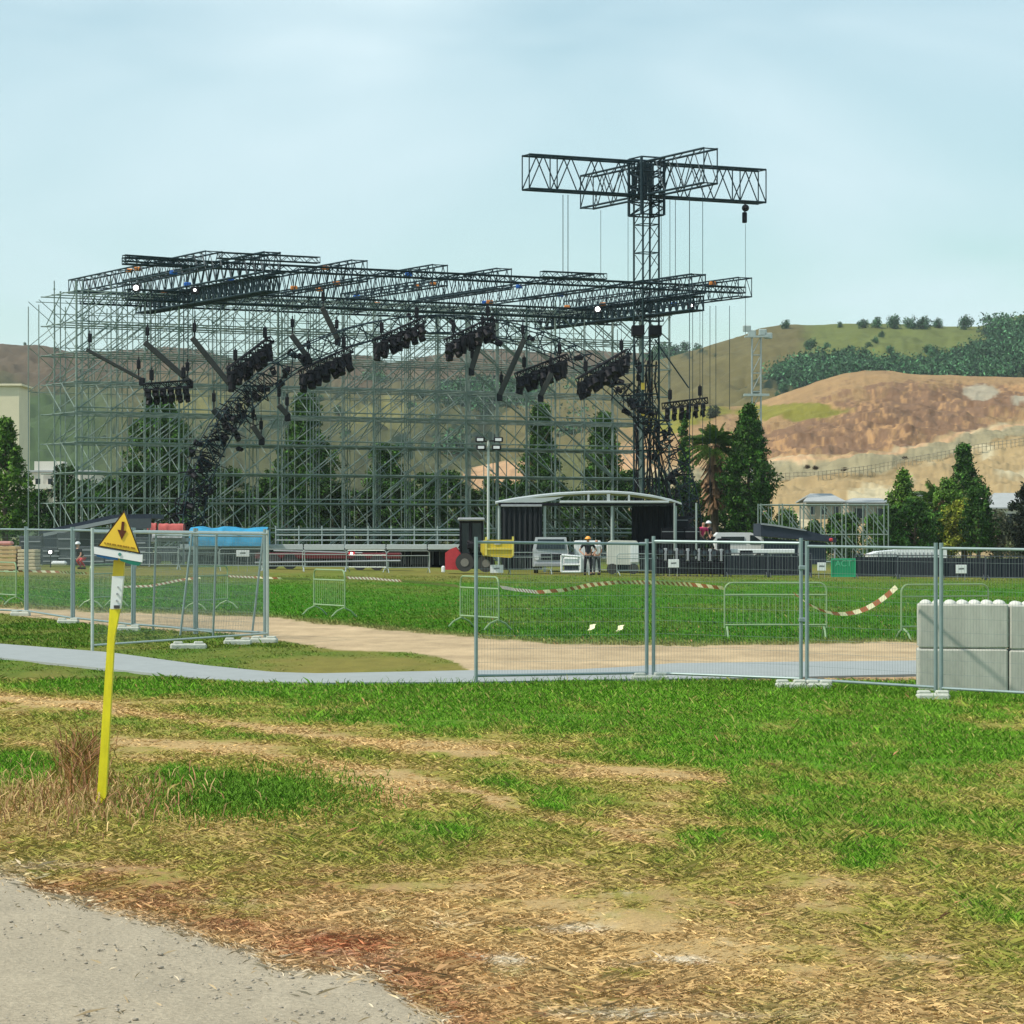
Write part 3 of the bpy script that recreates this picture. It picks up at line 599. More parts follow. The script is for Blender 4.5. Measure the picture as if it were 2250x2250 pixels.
# ------------------------------------------------------------------ SCAFFOLD
AN = R(29); d1 = Vector((-math.sin(AN), math.cos(AN), 0)); d2 = Vector((math.cos(AN), math.sin(AN), 0)); UZ = Vector((0, 0, 1))
W0 = Vector(((168-1125)*205/F, 205, 0)); LIFT = 2.1; NB = 19; BW = 2.55; NL = 9
sc = thing('scaffold_wall', 'huge grid of steel scaffolding with diagonal braces behind the stage', 'scaffold', W0)
rows = [0, 2.2, 4.4, 6.6]
for r, ro in enumerate(rows):
    for i in range(NB+1):
        p = W0+d2*BW*(i+(.5 if r % 2 else 0))+d1*ro; p.z = gz(p.x)
        big = (i % 3 == 0) and r == 0
        hgt = NL*LIFT+random.choice([0, .3, .6]); m = MB()
        m.tube(p, p+UZ*hgt, .08 if big else .042, 6)
        for k in range(1, NL+1): m.tube(p+UZ*(k*LIFT-.06), p+UZ*(k*LIFT+.06), .11 if big else .075, 6)
        m.build('post', M_scaf, sc)
    for k in range(0, NL+1):
        z = k*LIFT+(.25 if k == 0 else 0); m = MB(); a = W0+d2*(-.2)+d1*ro; b = W0+d2*(BW*NB+.2)+d1*ro
        m.tube(a+UZ*z, b+UZ*z, .06 if (r == 0 and k < 6) else .045, 5)
        if k in (1, 2, 4, 5) and r == 0: m.tube(a+UZ*(z+.32), b+UZ*(z+.32), .05, 5)
        m.build('ledger', M_scaf, sc)
    for i in range(NB):
        m = MB(); lean = 1 if i < 12 else -1
        for k in range(NL):
            if random.random() < (.72 if r == 0 else .5):
                hf = .5 if r % 2 else 0; a = W0+d2*BW*(hf+(i if lean > 0 else i+1))+d1*ro; b = W0+d2*BW*(hf+(i+1 if lean > 0 else i))+d1*ro
                m.tube(a+UZ*(k*LIFT+.15), b+UZ*((k+1)*LIFT-.1), .042 if r else .055, 5)
        if m.v: m.build('diagonal_brace', M_scaf, sc)
for i in range(NB+1):                                  # cross frames through the depth
    m = MB(); a = W0+d2*BW*i; b = a+d1*rows[-1]
    for k in range(1, NL+1): m.tube(a+UZ*k*LIFT, b+UZ*k*LIFT, .036, 5)
    for k in range(0, NL):
        s0, s1 = (a, a+d1*3) if k % 2 else (a+d1*3, a)
        m.tube(s0+UZ*(k*LIFT+.1), s1+UZ*((k+1)*LIFT), .032, 5); m.tube(s0+d1*3+UZ*(k*LIFT+.1), s1+d1*3+UZ*((k+1)*LIFT), .032, 5)
    m.build('cross_frame', M_scaf, sc)
m = MB()                                               # two work decks, on the second and fourth lift
for k, (i0, i1) in ((2, (0, 19)), (1, (0, 19)), (4, (5, 18))):
    for i in range(i0, i1):
        if random.random() < .8: m.box(W0+d2*BW*(i+.5)+d1*4.5+UZ*(k*LIFT+.08), (BW-.08, 2.6, .06), (d2, d1, UZ))
m.build('deck_boards', mat('deck_board', (.16, .19, .17), .8), sc)
# top lattice behind the roof, seen against the sky: a tighter second scaffold row
sc2 = thing('scaffold_crown', 'dense upper band of short scaffold tubes under the roof trusses', 'scaffold', W0+d1*9+UZ*12)
for r, ro in enumerate((8.4, 10.6)):
    for i in range(25):
        p = W0+d2*(.3+2.02*i)+d1*ro; MB().tube(p, p+UZ*(18.6+random.uniform(-.4, .3)), .038, 5).build('post', M_scaf, sc2)
    for k in range(9):
        zz = 12.3+k*.82; a = random.uniform(0, 8); b = random.uniform(38, 48.5); MB().tube(W0+d2*a+d1*ro+UZ*zz, W0+d2*b+d1*ro+UZ*zz, .03, 5).build('ledger', M_scaf, sc2)
    for i in range(23):
        k0 = random.choice([0, 1]); m = MB()
        for k in range(k0, 4): m.tube(W0+d2*(.3+2.02*(i+(k % 2)))+d1*ro+UZ*(12.3+1.64*k), W0+d2*(.3+2.02*(i+1-(k % 2)))+d1*ro+UZ*(13.94+1.64*k), .028, 5)
        m.build('diagonal_brace', M_scaf, sc2)
# low scaffold at the right
sr = thing('low_scaffold', 'low two level scaffold frame standing alone at the right', 'scaffold', GY(1810, 205)); A0 = GY(1672, 205); bw = 141/6500*205/2.55*1.0
nbb = 6; bwx = (1952-1672)*205/F/nbb
for r in (0, 2.4):
    for i in range(nbb+1): p = A0+Vector((bwx*i, r, 0)); MB().tube(p, p+UZ*(4.35), .05, 6).build('post', M_scaf, sr)
    for z in (.3, 2.2, 4.25): MB().tube(A0+Vector((0, r, z)), A0+Vector((bwx*nbb, r, z)), .05, 5).build('ledger', M_scaf, sr)
    for i in range(nbb):
        m = MB()
        for z0, z1 in ((4.2, 2.25), (2.15, .4)): m.tube(A0+Vector((bwx*i, r, z0)), A0+Vector((bwx*(i+1), r, z1)), .036, 5)
        m.tube(A0+Vector((bwx*(i+.5), r, .4)), A0+Vector((bwx*(i+.5), r, 4.2)), .026, 5)
        m.build('diagonal_brace', M_scaf, sr)
# ------------------------------------------------------------------ TRUSSES
def boxtruss(m, p, q, w_, h, ch=.07, br=.035, bay=1.4, sidev=None, web='V'):
    p = Vector(p); q = Vector(q); d = (q-p); Ln = d.length; d.normalize()
    s = sidev if sidev else d.cross(UZ).normalized(); u = s.cross(d).normalized()
    if u.z < 0 and abs(d.z) < .9: u = -u
    cn = [s*a*w_/2+u*b*h/2 for a, b in ((-1, -1), (1, -1), (1, 1), (-1, 1))]
    for c in cn: m.tube(p+c, q+c, ch, 6)
    n = max(1, round(Ln/bay))
    for i in range(n+1):
        o = p+d*Ln*i/n
        if web == 'X' or i in (0, n) or i % 3 == 0:
            for a in range(4): m.tube(o+cn[a], o+cn[(a+1) % 4], br, 4)
        if i < n:
            o2 = p+d*Ln*(i+1)/n; om = (o+o2)/2
            for (a, b) in ((0, 3), (1, 2)):
                m.tube(o+cn[a], om+cn[b], br, 4); m.tube(om+cn[b], o2+cn[a], br, 4)
            for (a, b) in ((0, 1), (3, 2)): m.tube(o+cn[a], o2+cn[b], br*.8, 4)
ZT = 20.5; NEAR = [(470, 550, 'leftmost long black roof truss, rising to the upper left corner of the roof'), (598, 558, 'second black roof truss from the left, the darkest one'), (790, 577, 'third black roof truss from the left'), (967, 587, 'fourth black roof truss from the left'), (1108, 595, 'fifth black roof truss from the left'), (1290, 603, 'sixth roof truss from the left, ending just left of the mast'), (1535, 606, 'heavy roof truss passing behind the tall mast'), (1637, 614, 'rightmost roof truss, sticking out over the hills')]
nearp = []
for j, (px, py, lb) in enumerate(NEAR):
    Yn = (ZT-H)*F/(HOR-py); p = Vector(((px-1125)*Yn/F, Yn, ZT-.55)); nearp.append(p); q = p+d1*25.2
    t = thing('roof_truss', lb, 'truss', p, 'long roof trusses over the stage')
    m = MB(); hv = j in (1, 6); boxtruss(m, p, q, 1.15, (.95, 1.3, 1.4, 1.4, 1.4, 1.1, 1.3, 1.35)[j], .075 if hv else .06, .042 if hv else .032, 1.3); m.build('truss_frame', M_truss, t)
    if hv:
        m = MB(); boxtruss(m, p+d2*.2-UZ*1.35+d1*.5, q+d2*.2-UZ*1.35-d1*2, 1.1, 1.0, .075, .045, .9, web='X'); m.build('lower_truss', M_truss, t)
    for k in range(3):
        o = p+d1*random.uniform(2, 22)+UZ*random.choice([-.5, .5])+d2*random.choice([-.5, .5]); MB().bbox(o, (.5, .3, .28), b=.05).build('strap_bundle', random.choice([M_strap_b, M_strap_o]), t)
for off, zz, s0, s1, h, lb in ((4.2, 19.95, -4.6, 44, .42, 'slim cross beam at the front edge of the roof'), (14, 18.6, -.5, 43, .7, 'dark cross beam halfway back under the roof trusses'), (22, 18.9, -.8, 44, .8, 'dark cross beam at the rear under the roof trusses')):
    m = MB(); a = nearp[0]+d1*off; a.z = zz; boxtruss(m, a+d2*s0, a+d2*s1, .6, h, .055, .03, 1.2)
    tag(m.build('cross_beam', M_truss), lb, 'beam', 'cross beams of the stage roof')
# short beams standing above the roof
for (x0, y0, x1, y1, Yy, lb) in ((272, 567, 430, 578, 190, 'short slim beam poking out above the left roof truss'), (480, 561, 700, 572, 192, 'short slim beam above the second roof truss'), (1190, 602, 1330, 608, 207, 'short slim beam left of the mast above the roof')):
    m = MB(); boxtruss(m, at(x0, y0, Yy), at(x1, y1, Yy+(x1-x0)/34*.5), .5, .38, .04, .022, .9); tag(m.build('short_beam', M_truss), lb, 'beam')
# the tall mast with its cross of arms
AM = R(27); a1 = Vector((-math.sin(AM), math.cos(AM), 0)); a2 = Vector((math.cos(AM), math.sin(AM), 0)); MC = Vector((9.9, 217.9, gz(9.9)))
ms = thing('lattice_mast', 'tall square lattice mast carrying a cross of four truss arms', 'mast', MC)
m = MB(); boxtruss(m, MC, MC+UZ*27, 1.35, 1.35, .085, .04, 2.1, sidev=a2, web='X'); m.build('mast_tower', M_mast, ms)
m = MB(); boxtruss(m, MC+UZ*25.6, MC+UZ*29.8, 1.9, 1.9, .12, .06, 1., sidev=a2, web='X')
for k in range(16):
    x = random.uniform(-.9, .9); y = random.uniform(-.9, .9); m.tube(MC+a2*x+a1*y+UZ*26.8, MC+a2*(x+random.uniform(-.4, .4))+a1*y+UZ*29.5, .07, 5)
m.build('mast_head', M_truss, ms)
CZ = 28.25
for d, L_ in ((-a2, 10.), (a2, 10.), (-a1, 9.2), (a1, 9.2)):
    m = MB(); boxtruss(m, MC+d*.9+UZ*CZ, MC+d*L_+UZ*CZ, 1.1, 2.45, .085, .045, 2.4); m.build('arm', M_truss, ms)
for k in range(6): MB().box(MC+a2*random.choice([-.7, .7])+a1*random.choice([-.7, .7])+UZ*random.uniform(1, 22), (.25, .25, .5)).build('clamp', M_yellow_p, ms)
m = MB()
for k in range(4):
    ang = R(45+90*k); m.box(MC+UZ*17.1+Vector((math.cos(ang), math.sin(ang), 0))*.9, (.9, .9, .7))
m.build('sleeve_block', M_black, ms)
m = MB()
for s_ in (-1, 1): m.tube(MC+UZ*16.5+a2*s_*.7, MC+UZ*13.+a2*s_*3.6, .06, 5)
m.build('stay', M_mast, ms)
m = MB()                                               # cable looms running down inside the mast and off its right side
for k in range(11):
    x = random.uniform(-.6, .6); y = random.uniform(-.6, .6); pts = [MC+a2*(x+random.gauss(0, .12))+a1*(y+random.gauss(0, .12))+UZ*z for z in np.linspace(random.uniform(13, 17), random.uniform(.3, 6), 9)]
    m.path(pts, random.uniform(.035, .08), 4)
for k in range(9):
    z0 = random.uniform(7, 12); e_ = MC+a2*random.uniform(3.2, 4.4)+UZ*.3; b_ = MC+a2*.6+UZ*z0; pts = [b_.lerp(e_, t)+a2*random.gauss(0, .12)+a2*(.9*math.sin(math.pi*t))*(-.4)+UZ*random.gauss(0, .1) for t in np.linspace(0, 1, 8)]; m.path([Vector((p.x, p.y, max(p.z, .2))) for p in pts], random.uniform(.03, .06), 4)
tag(m.build('cable_loom', M_black, ms), kind='stuff')
for k in range(16):
    p = MC+a2*random.choice([-.75, .75])*random.uniform(.7, 1.1)+a1*random.uniform(-.8, .4)+UZ*random.uniform(1, 16); MB().bbox(p, (.3, .3, .5), b=.04).build('junction_box', M_black, ms)
# cables
for (px, py0, py1, arm, r, lb) in [(1237, 428, 640, 'A', .028, 'left'), (1248, 428, 650, 'A', .028, 'left'), (1320, 462, 660, 'B', .018, 'rear'), (1380, 445, 660, 'A', .018, 'left'), (1453, 435, 640, 'A', .018, 'right'), (1472, 435, 650, 'A', .022, 'right'), (1484, 435, 650, 'A', .022, 'right'), (1515, 420, 1120, 'B', .028, 'front'), (1544, 408, 980, 'B', .022, 'front'), (1638, 492, 735, 'A', .016, 'right')]:
    Yy = 218+(px-1420)*.0172 if arm == 'A' else 210
    if lb == 'rear': Yy = 225
    m = MB().tube(at(px, py0, Yy), at(px, py1, Yy), r, 5)
    tag(m.build('cable', M_truss), 'thin dark cable hanging straight down from the %s arm of the mast' % lb, 'cable', 'cables hanging from the mast arms')
for px, y1 in ((1560, 1090), (1573, 980), (1603, 900), (1522, 1100)):
    m = MB().tube(at(px, 672, 215), at(px, y1, 215), .022, 5)
    tag(m.build('cable', M_truss), 'thin cable hanging from the rightmost roof truss', 'cable', 'cables under the rightmost roof truss')
hm = MB(); c = at(1636, 478, 221); hm.bbox(c, (.35, .35, .8), b=.05); hm.ball(at(1638, 457, 221), .28); hm.tube(at(1637, 440, 221), c, .05)
tag(hm.build('chain_hoist', M_black), 'black chain hoist hanging from the right arm of the mast', 'hoist')
# ------------------------------------------------------------------ ARCH OF LIGHTS
ac = at(990, 1250, 207); ac.z = 0
ar = thing('lighting_arch', 'black curved truss arch crowded with lamps spanning the stage', 'arch', ac)
def archp(th, k=1.): return ac+d2*(20.6*k*math.cos(th))+UZ*(17.3*k*math.sin(th)**.85 if math.sin(th) > 0 else 0)
m = MB(); n = 44; prev = None
for i in range(n+1):
    th = math.pi*i/n; ring = []
    for k in (1., .93):
        for s_ in (-.6, .6): ring.append(archp(th, k)+d1*s_)
    if prev:
        for a in range(4): m.tube(prev[a], ring[a], .045, 5)
        m.tube(prev[0], ring[2], .04, 4); m.tube(prev[3], ring[1], .04, 4)
    m.tube(ring[0], ring[2], .04, 4); m.tube(ring[0], ring[1], .04, 4); prev = ring
m.build('arch_truss', M_truss, ar)
def lampmesh(v, k):                                    # one short moving head with its yoke, pointing along v
    m = MB(); v = Vector(v).normalized(); o = v.orthogonal().normalized(); q = v.cross(o)
    m.bbox(-v*.32, (.22, .5, .44), (v, o, q), b=.04)
    for s_ in (-1, 1): m.box(o*s_*.25, (.5, .05, .16), (v, o, q))
    m.tube(-v*.12, v*(.34+.06*k), .17, 9, .22); return m
def arch_lamps(th0, th1, n, amp):
    for i in range(n):
        th = th0+(th1-th0)*(i+random.random())/n; p = archp(th, random.uniform(.915, 1.0))+d1*random.uniform(-1, .6)+d2*random.gauss(0, amp)+UZ*random.gauss(0, amp*.4); p.z = max(p.z, .7)
        m = lampmesh((random.gauss(.3, .8), random.gauss(-.5, .6), random.gauss(-.8, .5)), i % 3); sc_ = random.uniform(.6, .95); m.v = [tuple(Vector(x)*sc_+p) for x in m.v]; m.build('arch_lamp', M_black, ar)
arch_lamps(math.pi*.79, math.pi*.985, 26, .45); arch_lamps(math.pi*.68, math.pi*.79, 12, .35); arch_lamps(math.pi*.14, math.pi*.27, 14, .4); arch_lamps(.02, math.pi*.12, 7, .3); arch_lamps(math.pi*.32, math.pi*.6, 5, .2)
def cables(th0, th1, n, amp, name):                    # looms of cable and small brackets lashed along the truss
    m = MB()
    for i in range(n):
        th = random.uniform(th0, th1); pts = []
        o = d2*random.gauss(0, amp)+d1*random.uniform(-.7, .7)
        for k in range(5): pts.append(archp(th+k*.016, random.uniform(.92, 1.0))+o+UZ*random.gauss(0, .16)+d2*random.gauss(0, .16))
        m.path([Vector((p.x, p.y, max(p.z, .1))) for p in pts], random.uniform(.02, .045), 4)
    tag(m.build(name, M_black, ar), kind='stuff')
cables(math.pi*.74, math.pi*.97, 90, .5, 'cable_loom'); cables(.03, math.pi*.25, 50, .3, 'cable_loom')
# pods of moving heads, and rods
def pod(x0, y0, x1, y1, Y, label, rows=2, size=1., hang=True, group='pods of stage lamps hanging under the roof'):
    a = at(x0, y0, Y); b = at(x1, y1, Y+1.2); c = (a+b)/2; t = thing('lamp_pod', label, 'stage lights', c, group); d = (b-a); Ln = d.length; d.normalize()
    m = MB(); boxtruss(m, a, b, .5, .4, .06, .035, .7, web='X'); m.build('truss_bar', M_black, t)
    n = max(3, int(Ln/.5))
    for i in range(n):
        for r in range(rows+0):
            p = a+d*Ln*(i+.5)/n+Vector((0, (r-.5)*.7 if rows > 1 else 0, -.22-.42*r)); tl = Vector((random.uniform(-.5, .5)+.25, random.uniform(-.6, .1), -1)).normalized()
            m = MB(); m.bbox(p-UZ*.1, (.42*size, .42, .2), b=.03)
            for s_ in (-1, 1): m.box(p+Vector((s_*.2*size, 0, -.28)), (.06, .16, .36))
            m.tube(p-UZ*.28-tl*.2, p-UZ*.28+tl*.34*size, .16*size, 8, .2*size); m.build('moving_head', M_black, t)
    if hang:
        m = MB()
        for e in (.15, .85):
            p = a+d*Ln*e; m = MB(); m.tube(p, p+UZ*(19-p.z), .014, 4); m.bbox(p+UZ*.75, (.28, .28, .7), b=.04); m.tube(p+UZ*.2, p+UZ*1.2, .05, 5); m.build('chain_and_motor', M_black, t)
    return t
pod(318, 850, 418, 842, 196, 'flat two row lamp pod hanging low on the left', 2, .9)
pod(503, 815, 596, 745, 198, 'first steep black lamp pod from the left, rising right', 2, 1.3)
pod(660, 820, 772, 768, 200, 'black lamp pod at the left shoulder of the arch', 2, 1.35)
pod(822, 752, 932, 703, 202, 'black lamp pod left of the crown of the arch', 2, 1.25)
pod(980, 752, 1088, 700, 204, 'black lamp pod right of the crown of the arch', 2, 1.3)
pod(1135, 826, 1246, 784, 206, 'black lamp pod at the right shoulder of the arch', 2, 1.3)
pod(1270, 838, 1382, 772, 208, 'large steep lamp pod just left of the mast', 2, 1.4)
pod(1458, 892, 1552, 880, 212, 'flat lamp pod right of the mast with a row of small lamps', 2, .7)
def rod(x0, y0, x1, y1, Y, label, r=.13):
    a = at(x0, y0, Y); b = at(x1, y1, Y); t = thing('light_batten', label, 'light batten', (a+b)/2, 'slanting light battens hanging under the roof'); d = (b-a).normalized()
    u = d.cross(Vector((0, 1, 0))).normalized(); m = MB(); m.bbox((a+b)/2, ((b-a).length, r*2, r*1.7), (d, Vector((0, 1, 0)), u), b=.04); m.build('tube', mat('batten_grey', (.022, .025, .022), .5), t)
    m = MB(); m.bbox(b+Vector((0, 0, -.15)), (.4, .4, .55), b=.05); m.build('end_lamp', M_black, t)
    m = MB()
    for e in (.06, .94): p = a+(b-a)*e; m = MB(); m.tube(p, p+UZ*(19-p.z), .013, 4); m.bbox(p+UZ*.9, (.25, .25, .6), b=.04); m.tube(p, p+UZ*1.4, .05, 5); m.build('chain_and_motor', M_black, t)
for q in [(190, 768, 312, 834, 'leftmost slanting light batten, thin and long'), (318, 752, 418, 840, 'second slanting light batten, above the flat lamp pod'), (422, 742, 508, 848, 'third slanting light batten from the left'), (640, 736, 680, 790, 'short light batten left of the arch shoulder'), (708, 676, 742, 745, 'short light batten highest under the roof'), (1062, 728, 1036, 812, 'short light batten right of the arch crown, leaning left'), (1152, 745, 1098, 868, 'long light batten leaning left, right of the arch crown'), (1212, 820, 1188, 870, 'short light batten under the right shoulder pod'), (468, 750+150, 500, 935, 'short batten beside the upper part of the left leg'), (612, 890, 632, 912, 'stubby batten right of the upper left leg'), (555, 935, 575, 965, 'stubby batten low on the left leg')]:
    rod(*q[:4], 199+(q[0]-190)*.007, q[4], .22 if q[0] != 190 else .14)
for (x, y, rl) in ((300, 633, .17), (429, 638, .09), (1313, 680, .17), (1518, 672, .1)):
    c = at(x, y, 198 if x < 900 else 214); t = thing('flood_light', 'small lit white floodlight among the roof trusses', 'floodlight', c, 'lit floodlights in the roof'); MB().ball(c+Vector((0, -.3, 0)), rl, 10, 8).build('lamp', M_lit, t, True); MB().bbox(c, (.55, .3, .5), b=.04).build('housing', M_black, t)
# ------------------------------------------------------------------ STAGE FRONT
YS = 172
sg = thing('stage_deck', 'long low stage platform with pale edge boards and tube rails', 'stage', GY(700, YS)); a = at(395, 1200, YS); b = at(1030, 1200, YS)
m = MB(); m.box(((a.x+b.x)/2, YS+6, 1.1), (b.x-a.x, 12, .2)); m.build('deck', M_dgrey, sg)
n = 7
for i in range(n):
    x0 = a.x+(b.x-a.x)*i/n; x1 = a.x+(b.x-a.x)*(i+1)/n
    MB().bbox(((x0+x1)/2, YS-.1, 1.26), (x1-x0-.06, .1, .30), b=.02).build('edge_board', mat('pale_board', (.46, .50, .50), .6), sg)
    MB().tube((x0+.1, YS+.1, gz(x0)), (x0+.1, YS+.1, 1.05), .06).build('deck_leg', M_scaf, sg)
for z in (1.65, 1.95, 2.25): MB().tube((a.x+5.5, YS+1, z), (b.x-.5, YS+1, z), .04).build('rail', M_galv, sg)
m = MB()
for i in range(9): x = a.x+5.5+(b.x-a.x-6)*i/8; m.tube((x, YS+1, 1.2), (x, YS+1, 2.5), .04)
m.build('rail_posts', M_galv, sg)
MB().box(((a.x+b.x)/2, YS+3.9, .5), (b.x-a.x, .06, 1.1)).build('shade_backing', M_curt, sg)  # dark sheet added to deepen the shade under the deck
# dark hollow under the stage: stacked cases
for i in range(16):
    x = 60+i*62; p = GY(x, YS+3); 
    if x > 1000: break
    hgt = random.uniform(.7, 1.0); t = thing('flight_case', 'black wheeled flight case under the stage platform', 'flight case', p, 'flight cases under the stage platform')
    MB().bbox(p+UZ*(.14+hgt/2), (1.3, .8, hgt), b=.03).build('case_body', M_dgrey, t); m = MB()
    for s_ in (-1, 1): m.tube(p+Vector((s_*.5, -.35, .07)), p+Vector((s_*.5, -.28, .07)), .07, 8)
    m.tube(p+Vector((-.5, -.3, .07)), p+Vector((.5, -.3, .07)), .02, 5); m.build('casters', M_tyre, t); m = MB(); m.box(p+Vector((0, -.395, .14+hgt)), (1.3, .03, .04))
    for s_ in (-1, 1): m.box(p+Vector((s_*.64, -.40, .14+hgt/2)), (.04, .04, hgt))
    m.build('edge_trim', M_grey, t)
# crowd barriers
def barrier_proto(w_=2.1, h=1.1, nb=16, m_=M_galv, r=.019, label='', group=None):
    t = local('crowd_barrier', label, 'barrier', group)
    m = MB(); c = .16; pts = [(-w_/2, 0, .2)]
    for k in range(5): a = math.pi/2*k/4; pts.append((-w_/2+c-c*math.cos(a), 0, h-c+c*math.sin(a)))
    for k in range(5): a = math.pi/2*k/4; pts.append((w_/2-c+c*math.sin(a), 0, h-c+c*math.cos(a)))
    pts.append((w_/2, 0, .2)); m.path([Vector(p) for p in pts], r, 6); m.tube((-w_/2, 0, .26), (w_/2, 0, .26), r, 6); m.tube((-w_/2, 0, h-.24), (w_/2, 0, h-.24), r, 6); m.build('frame', m_, t)
    m = MB()
    for i in range(1, nb): x = -w_/2+w_*i/nb; m.tube((x, 0, .26), (x, 0, h-.24), .0045, 4)
    m.build('bars', m_, t)
    for s_ in (-1, 1):
        m = MB(); x = s_*(w_/2-.05); m.path([Vector(p) for p in ((x-.0, -.32, 0), (x, -.18, .14), (x, 0, .22), (x, .18, .14), (x, .32, 0))], r*1.05, 6); m.build('foot', m_, t)
    return t
M_gbar = mat('lawn_reflect_steel', (.26, .37, .20), .45, .1)  # steel tinted green: the lawn's reflection is painted into the colour
bp = barrier_proto(m_=M_gbar)
def place_barrier(x0, y0, x1, y1, label, first=False, group='steel barriers on the lawn', yaw=0, wscale=None):
    c = G((x0+x1)/2, (y0+y1)/2); dx = (x1-x0)*c.y/F; W_ = max(2.0, min(2.3, dx)); dy = math.sqrt(max(0, W_*W_-dx*dx))*(-1 if y1 > y0 else 1); rz = math.atan2(dy, dx); L_ = W_
    o = bp if first else dup(bp, c, rz)
    o.location = c; o.rotation_euler = (0, 0, rz); o.scale = (L_/2.1, 1, 1)
    tag(o, label, 'barrier', group); return o
place_barrier(1592, 1401, 1816, 1402, 'wide steel barrier on the lawn, just left of the hanging loop of tape', True)
place_barrier(1975, 1404, 2178, 1404, 'steel barrier on the lawn partly hidden by the concrete blocks')
place_barrier(1010, 1371, 1096, 1393, 'steel barrier on the lawn right behind the single fence post in the middle')
place_barrier(684, 1347, 762, 1360, 'steel barrier on the lawn between the fence corner and the middle post')
place_barrier(436, 1343, 492, 1338, 'steel barrier on the lawn seen through the leaning panels')
place_barrier(210, 1336, 246, 1332, 'steel barrier on the lawn behind the yellow marker post')
place_barrier(-25, 1326, 48, 1330, 'steel barrier on the lawn at the left edge')
fb = barrier_proto(2.2, 1.1, 18, M_galv, .022)
xs = list(range(345, 985, 92)); first = True
for i, x in enumerate(xs+[1165, 1340, 1400]):
    p = GY(x, 149+random.uniform(-1, 1)); o = fb if first else dup(fb, p, 0); o.location = p; o.rotation_euler = (0, 0, R(random.uniform(-22, 22))); first = False
    tag(o, 'grey steel crowd barrier standing along the front of the stage', 'barrier', 'crowd barriers along the stage front')
# black mesh barriers at the right
kb = local('mesh_barrier', 'x', 'barrier'); m = MB(); m.box((0, .02, .62), (2.15, .03, .96)); m.build('mesh_sheet', mat('black_mesh', (.018, .022, .032), .9, 0, .5, 14, stretch=(6, 1, .5)), kb)
m = MB()
for x in (-1.08, 1.08): m.tube((x, 0, 0), (x, 0, 1.2), .03)
m.tube((-1.08, 0, 1.2), (1.08, 0, 1.2), .025); m.tube((-1.08, 0, .14), (1.08, 0, .14), .025)
for i in range(1, 9): m.tube((-1.08+.24*i, -.01, .14), (-1.08+.24*i, -.01, 1.2), .012, 4)
m.build('frame', mat('dark_steel', (.06, .07, .085), .5), kb)
for s_ in (-1, 1): MB().path([Vector(p) for p in ((s_*1., -.4, .03), (s_*1., 0, .25), (s_*1., .4, .03))], .025).build('foot', MT['dark_steel'], kb)
first = True
for i, x in enumerate(list(range(1640, 1830, 96))+list(range(1925, 2420, 96))):
    p = GY(x, 148); o = kb if first else dup(kb, p); o.location = p; o.rotation_euler.z = R(random.uniform(-8, 8)); first = False
    tag(o, 'black mesh covered barrier in the row at the right edge of the lawn', 'barrier', 'black mesh barriers along the right of the lawn')
# signs with unreadable print
for (x0, x1, y0, y1, lb) in [(519, 548, 1209, 1223, 'small white notice on the barriers under the blue tarpaulin'), (1077, 1106, 1241, 1259, 'white notice standing on the grass below the yellow skip'), (1468, 1492, 1229, 1247, 'white notice on the barrier below the moving lights'), (1796, 1815, 1236, 1254, 'white notice just left of the green board'), (2100, 2124, 1241, 1260, 'white notice on the black barriers at the far right')]:
    Yy = 146.3; a = at(x0, y1, Yy); b = at(x1, y0, Yy); c = (a+b)/2; t = thing('notice', lb, 'notice', (c.x, c.y, a.z), 'small white notices along the barriers')
    MB().bbox(c, (b.x-a.x, .03, b.z-a.z), b=.01).build('board', M_white, t); m = MB()
    for k in range(6): m.box(c+Vector(((k-2.5)*.045, -.02, random.uniform(-.01, .01)+.02)), (.03, .006, .07))
    m.build('print', M_ink, t)
    m = MB()
    for s_ in (-1, 1): m.tube((c.x+s_*(b.x-a.x)*.35, Yy+.03, gz(c.x)), (c.x+s_*(b.x-a.x)*.35, Yy+.03, b.z-.05), .012)
    m.build('stakes', M_grey, t)
# green board
a = at(1826, 1268, 146.8); b = at(1880, 1227, 146.8); c = (a+b)/2; t = thing('green_board', 'bright green board with pale letters among the black barriers', 'board', (c.x, c.y, a.z))
MB().bbox(c, (b.x-a.x, .12, b.z-a.z), b=.02).build('panel', M_green, t)
m = MB()
for z in (a.z+.04, b.z-.04): m.box((c.x, c.y-.075, z), (b.x-a.x, .03, .06))
for x in (a.x+.03, b.x-.03): m.box((x, c.y-.075, c.z), (.06, .028, b.z-a.z-.14))
m.build('frame', mat('green_frame', (.02, .36, .17), .5), t)
def text(s, size, loc, material, parent, name='lettering', rot=(R(90), 0, 0), ext=.004):
    cu = bpy.data.curves.new('t', 'FONT'); cu.body = s; cu.size = size; cu.align_x = 'CENTER'; cu.align_y = 'CENTER'; cu.extrude = ext
    o = bpy.data.objects.new('t', cu); C.objects.link(o); dg = bpy.context.evaluated_depsgraph_get(); me = bpy.data.meshes.new_from_object(o.evaluated_get(dg))
    bpy.data.objects.remove(o); me.materials.clear(); me.materials.append(material); q = bpy.data.objects.new(name, me); C.objects.link(q); q.parent = parent
    q.location = Vector(loc)-OFF[parent.name]; q.rotation_euler = rot; return q
text('ACT', .42, c+Vector((0, -.075, .2)), M_green2, t)
